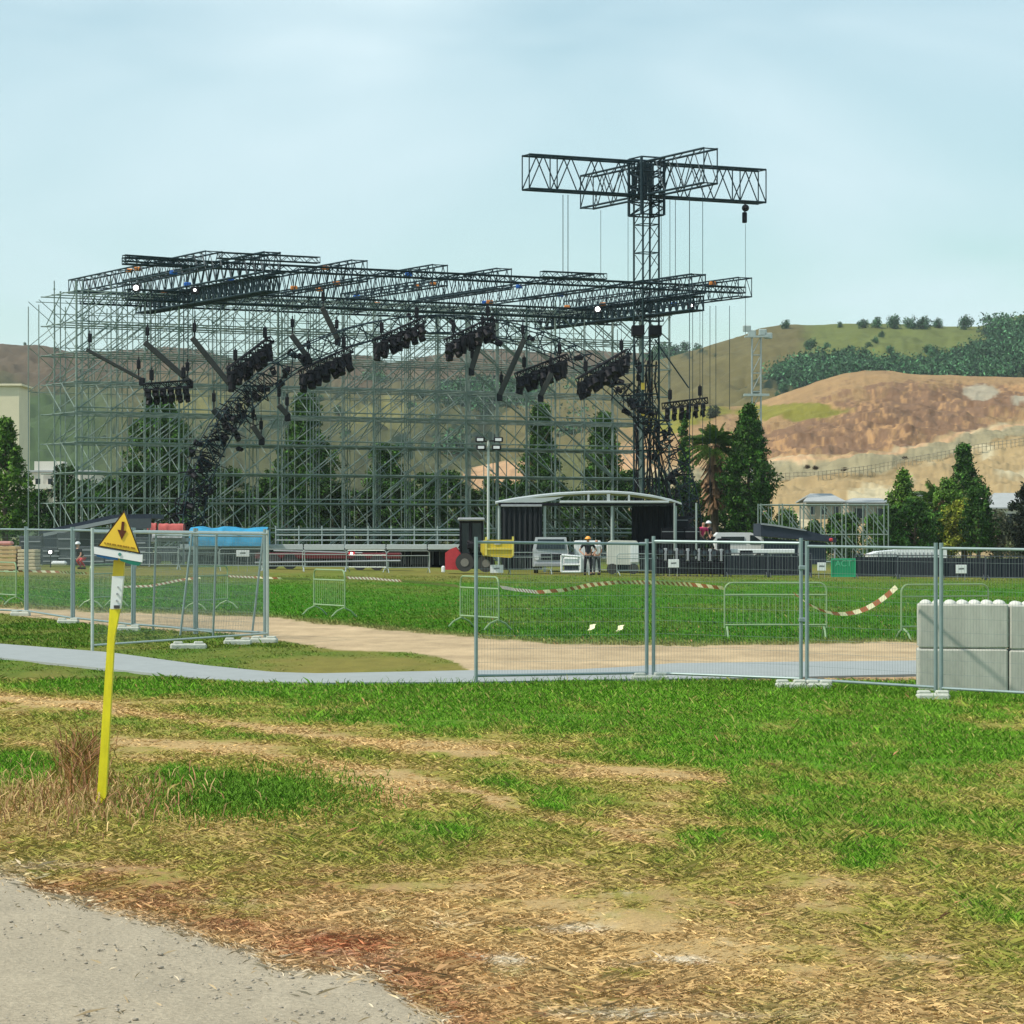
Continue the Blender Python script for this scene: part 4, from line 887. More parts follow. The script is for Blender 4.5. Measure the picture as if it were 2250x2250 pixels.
# timber stacks
for (x0, x1, y0, y1, mm, lb) in [(-60, -6, 1200, 1257, M_wood, 'timber stack cut by the left edge'), (0, 42, 1200, 1256, M_wood, 'orange brown stack of boards at the left edge'), (45, 84, 1207, 1248, M_wood2, 'paler stack of boards right of the orange brown one')]:
    Yy = 141; a = at(x0, y1, Yy); b = at(x1, y0, Yy); t = thing('timber_stack', lb, 'timber', ((a.x+b.x)/2, Yy, gz(a.x)), 'timber stacks at the left'); z0 = gz(a.x); nl = 6; hh = (b.z-z0)/nl
    for k in range(nl):
        m = MB(); m.bbox(((a.x+b.x)/2+random.uniform(-.03, .03), Yy, z0+hh*(k+.5)), (b.x-a.x-.02, 1.6, hh*.8), b=.015); m.build('board_layer', mm, t)
    m = MB()
    for k in range(nl): 
        for s_ in (-1, 1): m.box(((a.x+b.x)/2+s_*(b.x-a.x)*.3, Yy, z0+hh*(k+.5)+hh*.45), (.08, 1.55, hh*.12))
    m.build('spacers', M_wood2, t)
MB_ = MB().bbox(at(8, 1194, 141), (.9, .7, .22), b=.08); tag(MB_.build('folded_cloth', mat('dusty_pink_cloth', (.45, .22, .2), .9)), 'folded pink cloth on top of the orange brown boards', 'cloth')
# canopy at the left
YC = 160; cn = thing('black_canopy', 'black tarpaulin canopy with a grey edge beam sloping up behind the yellow sign', 'canopy', GY(210, YC))
pp = [(85, 1167), (250, 1131), (332, 1129), (332, 1139), (250, 1144), (85, 1174)]
MB().prism([at(x, y, YC) for x, y in pp], (0, 6, 0)).build('roof_sheet', M_navy, cn)
MB().prism([at(x, y, YC-.1) for x, y in ((95, 1172), (262, 1137), (262, 1146), (95, 1179))], (0, .1, 0)).build('edge_beam', M_cang, cn)
MB().prism([at(x, y, YC-.05) for x, y in ((262, 1140), (332, 1139), (332, 1160), (262, 1166))], (0, .08, 0)).build('valance', mat('slate_sheet', (.06, .075, .085), .6), cn)
m = MB()
for x, y in ((92, 1174), (160, 1160), (240, 1146), (328, 1140)): m.tube(GY(x, YC+.5), at(x, y, YC+.5), .05)
m.build('legs', M_grey, cn)
MB().box((at(210, 1200, YC+5.8).x, YC+5.8, 1.1), (6.2, .1, 2.1)).build('back_sheet', M_navy, cn)
for (x, w_, h_) in ((70, 1.2, 1.5), (115, 1.0, .9), (150, 1.1, 1.7), (205, 1.4, 1.0), (255, 1.2, 1.3), (300, 1.2, 1.5)):
    p = GY(x, 156); t = thing('equipment_rack', 'dark equipment rack standing under the black canopy', 'rack', p, 'equipment racks under the left canopy'); MB().bbox(p+UZ*(h_/2+.1), (w_, .8, h_), b=.03).build('cabinet', M_dgrey, t)
    m = MB()
    for z in (.2, .5, .8): m.box(p+Vector((0, -.42, .1+h_*z)), (w_*.85, .04, .06))
    m.build('shelf_rail', M_grey, t)
c = at(111, 1213, 152); t = thing('work_light', 'small lit lamp under the black canopy at the left', 'lamp', GY(111, 152)); MB().ball(c+Vector((0, -.1, 0)), .085, 10, 8).build('bulb', M_lit, t, True); MB().tube(GY(111, 152), c, .03).build('stand', M_black, t); MB().bbox(c+Vector((0, .12, 0)), (.35, .12, .3), b=.03).build('housing', M_black, t)
p = GY(130, 150); tag(MB().bbox(p+UZ*.25, (.75, .5, .22), b=.08).build('white_sack', M_white), 'white sack lying in front of the black canopy', 'sack')
# red and blue bundles on the deck
def lump(x0, x1, y0, y1, Y, dep, m_, name, label, cat, seed, top_v=.12):
    a = at(x0, y1, Y); b = at(x1, y0, Y); n = 26; vs = []; fs = []; k = 9
    for i in range(n+1):
        u = i/n; x = a.x+(b.x-a.x)*u; tz = b.z-(b.z-a.z)*top_v*float(vn(u*7, 0., seed))
        for j in range(k):
            v = j/(k-1); ang = math.pi*v; yy = Y+dep/2-dep/2*math.cos(ang)*(1+.1*float(vn(u*9, v*3, seed))); zz = a.z+(tz-a.z)*math.sin(ang)**.35*(1-.06*float(vn(u*14, v*5, seed+2))); vs.append((x, yy, zz))
    for i in range(n):
        for j in range(k-1): fs.append((i*k+j, (i+1)*k+j, (i+1)*k+j+1, i*k+j+1))
    fs += [tuple(range(k)), tuple(range(n*k, n*k+k))]
    o = MB().add(vs, fs).build(name, m_, smooth=True); tag(o, label, cat); return o
lump(415, 586, 1154, 1200, 170, 2.4, M_blue, 'blue_tarpaulin', 'bright blue tarpaulin draped over a load beside the black lighting leg', 'tarpaulin', 4)
lump(348, 402, 1149, 1166, 168, 1.2, mat('red_cloth', (.42, .10, .09), .9, 0, .3, 3), 'red_bundle', 'long faded red roll lying left of the blue tarpaulin', 'bundle', 6)
lump(323, 342, 1147, 1167, 168, .8, MT['red_cloth'], 'red_drum', 'short red drum shaped bundle at the left end of the red roll', 'bundle', 7)
lump(334, 400, 1166, 1182, 167.5, 1.4, mat('pale_sacks', (.42, .45, .47), .9, 0, .5, 5), 'pale_sacks', 'pale wrapped load under the faded red roll', 'load', 8)
# platform carrying them
t = thing('load_platform', 'grey trailer bed carrying the red roll and pale load', 'trailer', GY(368, 168)); a = at(318, 1182, 168); b = at(410, 1190, 168)
MB().box(((a.x+b.x)/2, 168.8, (a.z+b.z)/2), (b.x-a.x, 1.9, a.z-b.z)).build('bed', M_grey, t)
for x in (a.x+.2, b.x-.2): MB().tube((x, 168.3, gz(x)), (x, 168.3, b.z), .06).build('leg', M_grey, t)
m = MB()
for x in (a.x+.6, b.x-.6): m.tube((x, 167.95, gz(x)+.35), (x, 168.2, gz(x)+.35), .35, 14)
m.build('wheel', M_tyre, t)
# dark red trailer under the stage
t = thing('red_trailer', 'low dark red trailer frame parked under the stage edge', 'trailer', GY(720, 156)); a = at(560, 1215, 156); b = at(880, 1228, 156)
MB().bbox(((a.x+b.x)/2, 157, (a.z+b.z)/2), (b.x-a.x, 2, a.z-b.z), b=.04).build('chassis', M_dred, t); m = MB(); m.tube((a.x, 155.9, b.z-.2), (b.x, 155.9, b.z-.1), .05); m.tube((a.x+1, 155.85, a.z+.12), (b.x-2, 155.85, a.z), .04); m.build('side_tube', M_grey, t)
for u in (.12, .24, .72, .84): x = a.x+(b.x-a.x)*u; MB().tube((x, 155.95, gz(x)+.42), (x, 156.2, gz(x)+.42), .42, 16).build('wheel', M_tyre, t)
c = at(773, 1216, 155.5); t2 = thing('tail_lamp', 'small lit lamp with a red glow on the barrier row', 'lamp', c); MB().ball(c+Vector((0, -.12, 0)), .055, 8, 6).build('bulb', M_lit, t2, True); MB().bbox(c, (.35, .12, .16), b=.02).build('housing', M_red, t2)
# telehandler with yellow skip
YT = 147; k = YT/F; t = thing('telehandler', 'red telehandler with a black cab and a big grey tyre carrying a yellow skip', 'telehandler', GY(1030, YT))
def P(px, py, dy=0): v = at(px, py, YT+dy); return v
MB().prism([P(978, 1252), (P(978, 1215)), P(990, 1206), P(1002, 1202), P(1012, 1215), P(1012, 1252)], (0, 1.6, 0)).build('bonnet', M_red, t)
MB().prism([P(1008, 1250), P(1008, 1218), P(1062, 1218), P(1072, 1250)], (0, 1.8, 0)).build('chassis', M_black, t)
for (x, y, r, dy) in ((1021, 1236, .46, -.25), (1068, 1238, .44, -.25), (1021, 1236, .46, 1.7), (1068, 1238, .44, 1.7)):
    c = P(x, y, dy); w = MB().tube(c, c+Vector((0, .4, 0)), r, 20).build('wheel', M_tyre, t); MB().tube(c+Vector((0, -.02, 0)), c+Vector((0, .42, 0)), r*.45, 12).build('rim', mat('dusty_rim', (.20, .19, .17), .7), w)
m = MB()
for x in (1012, 1060):
    for dy in (.1, 1.4): m.tube(P(x, 1218, dy), P(x, 1146, dy), .06)
m.tube(P(1034, 1218, .1), P(1034, 1146, .1), .09)
for dy in (.1, 1.4): m.tube(P(1010, 1147, dy), P(1062, 1147, dy), .05); m.tube(P(1010, 1217, dy), P(1062, 1217, dy), .06)
for x in (1012, 1060): m.tube(P(x, 1147, .1), P(x, 1147, 1.4), .05)
cab = m.build('cab', M_black, t)
MB().bbox(P(1036, 1141, .75), (1.35, 1.7, .16), b=.05).build('cab_roof', M_grey, cab)
MB().box(P(1036, 1182, .8), (1.0, 1.3, 1.55)).build('cab_glass', M_glass, cab)
m = MB(); m.bbox(P(1046, 1200, -.1), (.9, .4, .3), b=.05); m.tube(P(1030, 1190, .2), P(1062, 1205, -.6), .12, 8); m.tube(P(1030, 1160, .2), P(1008, 1205, .2), .05); m.build('lifting_arm', M_black, t)
sk = MB(); y0 = -1.0
def skp(x, y, d=0): return P(x, y, y0+d)
sk.prism([skp(1056, 1190), skp(1065, 1186), skp(1129, 1186), skp(1129, 1222), skp(1122, 1226), skp(1068, 1222), skp(1056, 1212)], (0, .08, 0)); sk.prism([skp(1056, 1190, .08), skp(1062, 1188, .08), skp(1062, 1222, .08), skp(1056, 1212, .08)], (0, 1.1, 0)); sk.prism([skp(1124, 1186, .08), skp(1129, 1186, .08), skp(1129, 1222, .08), skp(1124, 1222, .08)], (0, 1.1, 0))
sk.prism([skp(1062, 1218, .08), skp(1124, 1218, .08), skp(1124, 1222, .08), skp(1062, 1222, .08)], (0, 1.1, 0)); sk.prism([skp(1062, 1188, 1.18), skp(1124, 1188, 1.18), skp(1124, 1222, 1.18), skp(1062, 1222, 1.18)], (0, .06, 0))
skip = sk.build('skip', M_yel, t)
m = MB(); m.box(skp(1096, 1206, -.04), (1.4, .06, .08)); m.box(skp(1068, 1200, -.04), (.1, .05, .9)); m.box(skp(1127, 1200, -.04), (.1, .05, .95)); m.build('rib', mat('pale_yellow', (.72, .6, .12), .5), skip)
MB().box(skp(1093, 1193, -.03), (.3, .02, .14)).build('plate', M_white, skip)
c = P(974, 1251, -1); tag(MB().bbox(c, (.18, .2, .34), b=.05).build('white_canister', M_white), 'small white canister on the grass beside the red bonnet', 'canister')
# mobile stage with arched roof
YM = 158; t = thing('mobile_stage', 'small covered stage with a low arched white roof and black side curtains', 'stage', GY(1290, YM))
arc = [(1088, 1104), (1130, 1096), (1180, 1089), (1230, 1084), (1290, 1081), (1340, 1080), (1390, 1083), (1440, 1090), (1480, 1099), (1498, 1105)]
rm = MB(); vs = []; fs = []
for j, dy in enumerate((0, 3, 7)):
    for (x, y) in arc: v = at(x, y, YM); vs.append((v.x, v.y+dy, v.z+(.1 if j == 1 else 0)))
for j in range(2):
    for i in range(len(arc)-1): fs.append((j*10+i, j*10+i+1, (j+1)*10+i+1, (j+1)*10+i))
rm.add(vs, fs); vs2 = [(a_, b_, c_-.09) for a_, b_, c_ in vs]; rm.add(vs2, [f[::-1] for f in fs]); rm.add([vs[i] for i in range(10)]+[vs2[i] for i in range(10)], [(i, i+1, 11+i, 10+i) for i in range(9)])
rm.build('roof', M_mem, t)
MB().prism([at(1090, 1104, YM-.02), at(1145, 1096, YM-.02), at(1240, 1091, YM-.02), at(1215, 1099, YM-.02), at(1190, 1104, YM-.02)], (0, .06, 0)).build('roof_flap', M_mem, t)
MB().bbox(at(1350, 1103, YM-.05), ((1470-1230)*YM/F, .2, .13), b=.03).build('fascia_beam', M_mem, t)
m = MB()
for x, y0, y1 in ((1293, 1082, 1101), (1337, 1081, 1101), (1382, 1083, 1101)): m.box((at(x, 0, YM).x, YM+.02, (at(x, y0, YM).z+at(x, y1, YM).z)/2-.06), (.11 if x != 1337 else .17, .1, (y1-y0)*YM/F-.1))
m.build('king_post', M_mem, t)
MB().bbox(at(1292, 1108, YM+.1), ((1490-1096)*YM/F, .25, .16), b=.02).build('dark_beam', M_black, t)
MB().bbox(at(1146, 1111, YM-.1), (90*YM/F, .1, .12), b=.02).build('curtain_rail', M_grey, t)
a = at(1101, 1113, YM); b = at(1192, 1113, YM)
def curtain(x0, x1, ytop, zbot, y, nm):
    A = at(x0, ytop, y); B = at(x1, ytop, y); n = 30; vs = []
    for i in range(n+1):
        x = A.x+(B.x-A.x)*i/n; yy = y+.06*math.sin(i*1.7)+.03*math.sin(i*3.1)
        vs += [(x, yy, A.z), (x, yy, zbot), (x, yy+.05, A.z), (x, yy+.05, zbot)]
    fs = []
    for i in range(n): o = i*4; fs += [(o, o+4, o+5, o+1), (o+2, o+3, o+7, o+6), (o, o+2, o+6, o+4)]
    MB().add(vs, fs).build(nm, M_curt, t)
curtain(1101, 1192, 1113, .1, YM, 'side_curtain'); curtain(1388, 1482, 1112, .9, YM+3, 'side_curtain')
for x in (1097, 1197, 1345, 1484): p = GY(x, YM+.15); MB().tube(p, Vector((p.x, p.y, at(x, 1106, YM).z)), .08, 8).build('post', M_galv, t)
MB().box((at(1330, 0, YM).x, YM+3.5, .95), (7.2, 6, .12)).build('floor', M_dgrey, t)
m = MB()
for i in range(7):
    x = at(1205+i*24, 0, YM+5).x; m.tube((x, YM+5, 1), (x, YM+5, 3.7), .05)
for z in (1.9, 2.8): m.tube((at(1200, 0, YM+5).x, YM+5, z), (at(1380, 0, YM+5).x, YM+5, z), .06)
for i in range(6): m.tube((at(1205+i*24, 0, YM+5).x, YM+5, 2.8), (at(1229+i*24, 0, YM+5).x, YM+5, 1.9), .045)
m.build('inner_frame', M_scaf, t)
# white generator, cabinet, cart, lorry front
t = thing('generator', 'large pale box generator with a rounded top on a dark chassis', 'generator', GY(1368, 149)); Y_ = 149; a = at(1335, 1240, Y_); b = at(1403, 1187, Y_)
MB().prism([at(1335, 1240, Y_), at(1335, 1192, Y_), at(1345, 1187, Y_), at(1398, 1188, Y_), at(1403, 1193, Y_), at(1403, 1241, Y_)], (0, 1.4, 0)).build('housing', mat('off_white_panel', (.60, .60, .54), .6, 0, .12, 2), t)
MB().bbox((at(1394, 0, Y_).x, Y_-.03, 1.05), (.42, .06, .95), b=.02).build('door', M_white, t)
MB().bbox((at(1369, 0, Y_).x, Y_+.7, .3), (1.5, 1.2, .32), b=.03).build('chassis', M_black, t)
for x in (1345, 1392): MB().tube((at(x, 0, Y_).x, Y_-.02, gz(5)+.32), (at(x, 0, Y_).x, Y_+.25, gz(5)+.32), .27, 14).build('wheel', M_tyre, t)
t = thing('white_cabinet', 'tall white equipment cabinet behind the person with the orange helmet', 'cabinet', GY(1294, 151)); MB().bbox((at(1292, 0, 151).x, 152, .85), (1.35, .9, 1.65), b=.04).build('cabinet_body', M_white, t); MB().box((at(1303, 0, 151).x, 151.52, .75), (.3, .04, .7)).build('vent', M_black, t)
t = thing('white_cart', 'low white framed cart with dark boxes left of the person with the orange helmet', 'cart', GY(1254, 147)); m = MB(); a = at(1234, 1261, 147); b = at(1276, 1220, 147)
m.path([Vector((a.x, 147, a.z+.1)), Vector((a.x, 147, b.z)), Vector((b.x, 147, b.z-.08)), Vector((b.x, 147, a.z+.1)), Vector((a.x, 147, a.z+.1))], .06, 8); m.tube((a.x, 147, (a.z+b.z)/2), (b.x, 147, (a.z+b.z)/2), .05); m.build('frame', M_white, t)
MB().bbox(((a.x*.65+b.x*.35), 147.4, a.z+.35), (.4, .5, .45), b=.03).build('box', M_navy, t); MB().bbox(((a.x*.3+b.x*.7), 147.4, a.z+.3), (.36, .5, .36), b=.03).build('box', M_dgrey, t)
MB().bbox(((a.x+b.x)/2, 147.3, b.z-.28), (.75, .4, .34), b=.06).build('hood', M_white, t)
t = thing('lorry', 'pale grey lorry front with a dark grille beside the black curtain', 'lorry', GY(1212, 151)); cx = at(1212, 0, 151).x
MB().prism([(cx-.95, 151, .35), (cx-.95, 151, 1.2), (cx-.8, 151.1, 1.85), (cx+.75, 151.1, 1.85), (cx+.85, 151, 1.2), (cx+.85, 151, .35)], (0, 2.2, 0)).build('cab', mat('pale_grey_paint', (.42, .45, .46), .4), t)
MB().prism([(cx-.78, 150.97, 1.25), (cx-.7, 151.05, 1.75), (cx+.62, 151.05, 1.75), (cx+.7, 150.97, 1.25)], (0, .05, 0)).build('windscreen', M_glass, t); MB().bbox((cx, 150.95, .85), (1.1, .06, .3), b=.02).build('grille', M_black, t); MB().bbox((cx, 150.9, .45), (1.8, .2, .22), b=.04).build('bumper', M_grey, t)
for s_ in (-1, 1): MB().tube((cx+s_*.75, 150.9, .8), (cx+s_*.75, 151, .8), .12, 10).build('headlight', M_white, t); MB().tube((cx+s_*.8-.1, 151.6, .38), (cx+s_*.8+.12, 151.6, .38), .38, 14).build('wheel', M_tyre, t)
# moving heads on cases
for i in range(7):
    x = 1450+i*24.5; p = GY(x, 148.5); t = thing('stage_light_on_case', 'black moving stage light standing on a dark case right of the pale generator', 'stage light', p, 'moving lights on cases right of the generator')
    MB().bbox(p+UZ*.42, (.52, .6, .62), b=.03).build('case', M_black, t); m = MB()
    for s_ in (-1, 1): m.tube(p+Vector((s_*.18, -.32, .05)), p+Vector((s_*.18, -.26, .05)), .05, 8)
    m.tube(p+Vector((-.18, -.29, .05)), p+Vector((.18, -.29, .05)), .015, 5); m.build('casters', M_tyre, t); m = MB(); m.bbox(p+UZ*.80, (.36, .34, .14), b=.03)
    for s_ in (-1, 1): m.box(p+Vector((s_*.19, 0, 1.05)), (.06, .16, .45))
    tl = Vector((random.uniform(-.4, .4), -1, random.uniform(-.2, .6))).normalized(); c = p+UZ*1.15; m.tube(c-tl*.22, c+tl*.25, .14, 10, .19); m.build('moving_head', M_black, t)
    MB().tube(c+tl*.25, c+tl*.27, .1, 10).build('lens', M_glass, t)
for x, w_ in ((1462.3, .17), (1486.8, .15), (1511.3, .17), (1535.8, .12), (1560.3, .17), (1584.8, .15)):
    p = GY(x, 150); tag(MB().bbox(p+UZ*1.08, (w_, .1, .62), b=.02).build('white_divider', mat('dull_white_board', (.36, .38, .39), .6)), 'narrow white upright panel between the moving lights', 'divider', 'white dividers between the moving lights')
t = thing('black_platform', 'black raised platform behind the moving lights where two workers stand', 'platform', GY(1500, 158)); MB().box((at(1500, 0, 158).x, 160, 1.05), (4.6, 4, .14)).build('platform_top', M_black, t); MB().box((at(1500, 0, 158).x, 158, .5), (4.6, .08, .95)).build('platform_skirt', M_curt, t); m = MB()
for z in (1.55,): m.tube((at(1405, 0, 157.9).x, 157.9, z), (at(1593, 0, 157.9).x, 157.9, z), .035)
m.build('rail', M_grey, t); m = MB()
for x in (1482, 1530): m.tube(GY(x, 157.8), at(x, 1105, 157.8), .05)
m.build('pole', M_galv, t)
for i, (x, y_, zb_, n_) in enumerate(((1468, 158.6, 1.12, 2), (1497, 158.8, 1.12, 3), (1520, 158.6, 1.12, 2), (1590, 156, 0, 3), (1612, 152.5, 0, 1), (1640, 152.5, 0, 2), (1668, 152.5, 0, 1))):
    p = Vector((at(x, 0, y_).x, y_, zb_ if zb_ else gz(5)))
    for k in range(n_):
        t = thing('flight_case', 'black flight case in the dark stacks between the small stage and the white van', 'flight case', p+UZ*(.62*k), 'stacked cases right of the small stage'); w_ = random.uniform(.62, .85)
        MB().bbox(p+UZ*(.62*k+.31), (w_, .6, .6), b=.03).build('case_body', M_black, t); m = MB(); m.box(p+UZ*(.62*k+.40)+Vector((0, -.306, 0)), (w_*.96, .02, .03)); m.build('edge_trim', M_grey, t)
# white van and navy canopy and trailer
t = thing('white_van', 'white van seen from the side behind the black barriers', 'van', GY(1625, 166)); Y_ = 166
MB().prism([at(1572, 1228, Y_), at(1572, 1176, Y_), at(1578, 1170, Y_), at(1650, 1170, Y_), at(1672, 1180, Y_), at(1688, 1198, Y_), at(1690, 1228, Y_)], (0, 1.9, 0)).build('body', M_white, t)
MB().prism([at(1648, 1176, Y_-.02), at(1655, 1176, Y_-.02), at(1672, 1188, Y_-.02), at(1676, 1196, Y_-.02), at(1648, 1196, Y_-.02)], (0, .05, 0)).build('side_window', M_glass, t); MB().box(at(1610, 1186, Y_-.02), (1.3, .05, .35)).build('rear_window', M_glass, t)
for x in (1592, 1668): MB().tube(at(x, 1230, Y_-.04), at(x, 1230, Y_+.25), .36, 16).build('wheel', M_tyre, t)
MB().bbox(at(1672, 1211, 150), (3.4, .2, .2), b=.03); t = thing('navy_canopy', 'dark navy tarpaulin roof sloping down to the right beside the low scaffold', 'canopy', GY(1750, 160))
MB().prism([at(1672, 1150, 160), at(1700, 1153, 160), at(1770, 1165, 160), at(1838, 1182, 160), at(1838, 1192, 160), at(1672, 1178, 160)], (0, 5, 0)).build('roof_sheet', M_navy, t)
MB().prism([at(1672, 1149, 159.9), at(1700, 1152, 159.9), at(1772, 1164, 159.9), at(1772, 1167, 159.9), at(1700, 1156, 159.9), at(1672, 1153, 159.9)], (0, .08, 0)).build('edge_beam', M_cang, t)
MB().prism([at(1678, 1182, 160.3), at(1815, 1192, 160.3), at(1815, 1240, 160.3), at(1678, 1240, 160.3)], (0, .1, 0)).build('side_sheet', M_navy, t); m = MB()
for x, y in ((1674, 1155), (1755, 1170), (1834, 1188)): m.tube(GY(x, 160.2), at(x, y, 160.2), .05)
m.build('legs', M_grey, t)
MB().bbox(at(1826, 1186, 159.8), (.2, .2, .18), b=.05).build('marker', M_red, t)
a = at(1598, 1211, 156); b = at(1746, 1211, 156); t = thing('pale_beam', 'long pale deck edge board on legs behind the black barriers', 'deck edge', GY(1672, 156)); MB().bbox((a+b)/2, (b.x-a.x, .25, .22), b=.03).build('edge_board', M_white, t); m = MB()
for u in (.05, .35, .65, .95): p = a.lerp(b, u); m.tube((p.x, p.y+.05, gz(p.x)), (p.x, p.y+.05, p.z-.08), .05)
m.build('legs', M_grey, t)
t = thing('covered_trailer', 'long low white covered trailer with ribbed sides at the right', 'trailer', GY(2000, 158)); Y_ = 158
MB().prism([at(1912, 1218, Y_), at(1930, 1212, Y_), at(1975, 1208, Y_), at(2080, 1208, Y_), at(2082, 1232, Y_), at(1912, 1230, Y_)], (0, 2.2, 0)).build('cover', M_white, t); m = MB()
for i in range(16): m.box(at(1930+i*9, 1221, Y_-.03), (.06, .05, .35))
m.build('ribs', M_grey, t)
for x in (1945, 2040): MB().tube(at(x, 1243, Y_), at(x, 1243, Y_+.25), .38, 16).build('wheel', M_tyre, t)
# light tower
t = thing('light_tower', 'slim pale pole with four floodlights standing in front of the scaffold', 'light tower', GY(1073, 180)); MB().tube(GY(1073, 180), at(1073, 968, 180), .09, 8, .07).build('pole', mat('pale_pole', (.5, .55, .5), .5), t)
MB().tube(at(1050, 970, 180), at(1096, 968, 180), .045, 6).build('crossbar', M_black, t)
for (x, y) in ((1055, 966), (1095, 966), (1057, 983), (1091, 983)):
    c = at(x, y, 179.7); f = MB().bbox(c, (.58, .2, .32), b=.05).build('floodlight', M_black, t); MB().box(c+Vector((0, -.12, 0)), (.38, .04, .17)).build('lamp_glass', M_white, f)
# pale pylon behind the poplar
t = thing('floodlight_pylon', 'pale slender lattice pylon rising behind the poplar', 'pylon', GY(1662, 330)); m = MB(); a = GY(1662, 330); b = at(1662, 740, 330); boxtruss(m, a, b, 1.0, 1.0, .07, .03, 2., sidev=Vector((1, 0, 0)), web='X'); m.build('lattice', mat('pale_lattice', (.25, .30, .30), .5), t)
MB().box(b, (2.6, 1.2, .2)).build('platform', M_galv, t); MB().box(at(1662, 868, 330), (2.8, 1.2, .25)).build('platform', M_galv, t)
for x, y in ((1641, 722), (1688, 738), (1652, 732), (1676, 730)): MB().bbox(at(x, y, 330), (.9, .4, .7), b=.08).build('floodlight', M_galv, t)
m = MB()
for x, y in ((1641, 722), (1688, 738), (1652, 732), (1676, 730)): m.tube(b, at(x, y, 330), .05)
m.build('bracket', M_galv, t)
# ------------------------------------------------------------------ PEOPLE
def skinmesh(name, joints, edges, material, parent, sub=2):
    me = bpy.data.meshes.new(name); me.from_pydata([j[0] for j in joints], edges, []); o = bpy.data.objects.new(name, me); C.objects.link(o); o.parent = parent
    md = o.modifiers.new('skin', 'SKIN'); md.use_smooth_shade = True
    for i, j in enumerate(joints):
        s = me.skin_vertices[0].data[i]; s.radius = (j[1], j[2] if len(j) > 2 else j[1]); s.use_root = (i == 0)
    s = o.modifiers.new('sub', 'SUBSURF'); s.levels = sub; s.render_levels = sub; me.materials.append(material); return o
def person(loc, rz, label, shirt, trousers, helmet, hips=True, crouch=0., h=1.0):
    t = local('person', label, 'person'); t.location = loc; t.rotation_euler.z = rz; t.scale = (h, h, h)
    hipz = .93-.42*crouch; fw = -.25*crouch; lean = -.35*crouch
    sh = hipz+.50-.12*crouch; ys = lean
    arm = [((.23, ys-.02, sh-.02), .055), ((.40, ys+.04, sh-.28), .042), ((.22, ys-.10, sh-.45), .032)] if hips else [((.22, ys, sh-.02), .055), ((.27, ys-.06, sh-.30), .042), ((.24, ys-.26, sh-.48), .032)]
    kn = (.13, -.30*crouch-.02, .50-.08*crouch); ank = (.14, .04, .09); toe = (.15, -.13, .04)
    J = [((0, 0, hipz), .13, .10), ((0, lean*.4, hipz+.2), .12, .09), ((0, ys, sh-.05), .15, .10), ((0, ys, sh+.06), .055), ((0, ys-.02, sh+.16), .075, .085), ((0, ys-.02, sh+.28), .075, .085)]
    E = [(0, 1), (1, 2), (2, 3), (3, 4), (4, 5)]
    for s_ in (-1, 1):
        b = len(J); J += [((s_*a[0], a[1], a[2]), r) for (a, r) in arm]; J.append(((s_*arm[2][0][0]*.85, arm[2][0][1]-.06, arm[2][0][2]-.05), .03)); E += [(2, b), (b, b+1), (b+1, b+2), (b+2, b+3)]
        b = len(J); J += [((s_*.09, 0, hipz-.06), .085), ((s_*kn[0], kn[1], kn[2]), .06), ((s_*ank[0], ank[1], ank[2]), .04), ((s_*toe[0], toe[1], toe[2]), .035)]; E += [(0, b), (b, b+1), (b+1, b+2), (b+2, b+3)]
    skinmesh('body', J, E, M_skin, t)
    J = [((0, 0, hipz-.02), .145, .115), ((0, lean*.4, hipz+.2), .14, .105), ((0, ys, sh-.04), .165, .115)]; E = [(0, 1), (1, 2)]
    for s_ in (-1, 1): b = len(J); J += [((s_*arm[0][0][0], arm[0][0][1], arm[0][0][2]), .07), ((s_*(arm[0][0][0]*.4+arm[1][0][0]*.6), arm[0][0][1]*.4+arm[1][0][1]*.6, arm[0][0][2]*.4+arm[1][0][2]*.6), .06)]; E += [(2, b), (b, b+1)]
    skinmesh('shirt', J, E, shirt, t)
    J = [((0, 0, hipz), .14, .11)]; E = []
    for s_ in (-1, 1): b = len(J); J += [((s_*.09, 0, hipz-.08), .10), ((s_*kn[0], kn[1], kn[2]), .075), ((s_*ank[0], ank[1], ank[2]+.03), .058)]; E += [(0, b), (b, b+1), (b+1, b+2)]
    skinmesh('trousers', J, E, trousers, t)
    m = MB()
    for s_ in (-1, 1): m.bbox((s_*.145, -.05, .05), (.10, .28, .10), b=.03)
    m.build('boots', M_black, t)
    if helmet: m = MB(); m.ball((0, ys-.02, sh+.25), .135, 14, 6, (1, 1.1, 1), top=True); m.tube((0, ys-.05, sh+.245), (0, ys-.05, sh+.262), .16, 14); m.build('helmet', helmet, t)
    m = MB(); yf = ys-.105
    for s_ in (-1, 1): m.ball((s_*.03, yf, sh+.215), .011, 6, 4)
    m.build('eyes', M_black, t); m = MB(); m.ball((0, yf-.012, sh+.18), .018, 6, 4, (1, 1, 1.4)); m.build('nose', M_skin, t)
    return t
person(GY(1292, 147.6), 0, 'person with an orange helmet and black clothes standing with hands on hips facing the camera', M_tee, M_tee, M_org, True, h=1.08)
person(GY(1311, 149.6), R(200), 'person in a white shirt half hidden behind the one with the orange helmet', M_wsh, M_dgrey, None, False, h=1.04)
person(Vector((at(1540, 0, 159.3).x, 159.3, 1.12)), R(35), 'person in a bright pink shirt on the platform left of the palm foot', M_pink, M_dgrey, None, False, .55, h=1.08)
person(Vector((at(1564, 0, 159.6).x, 159.6, 1.12)), R(-60), 'person in black with a white helmet beside the pink shirted one', M_tee, M_tee, M_white, False, .5, h=1.05)
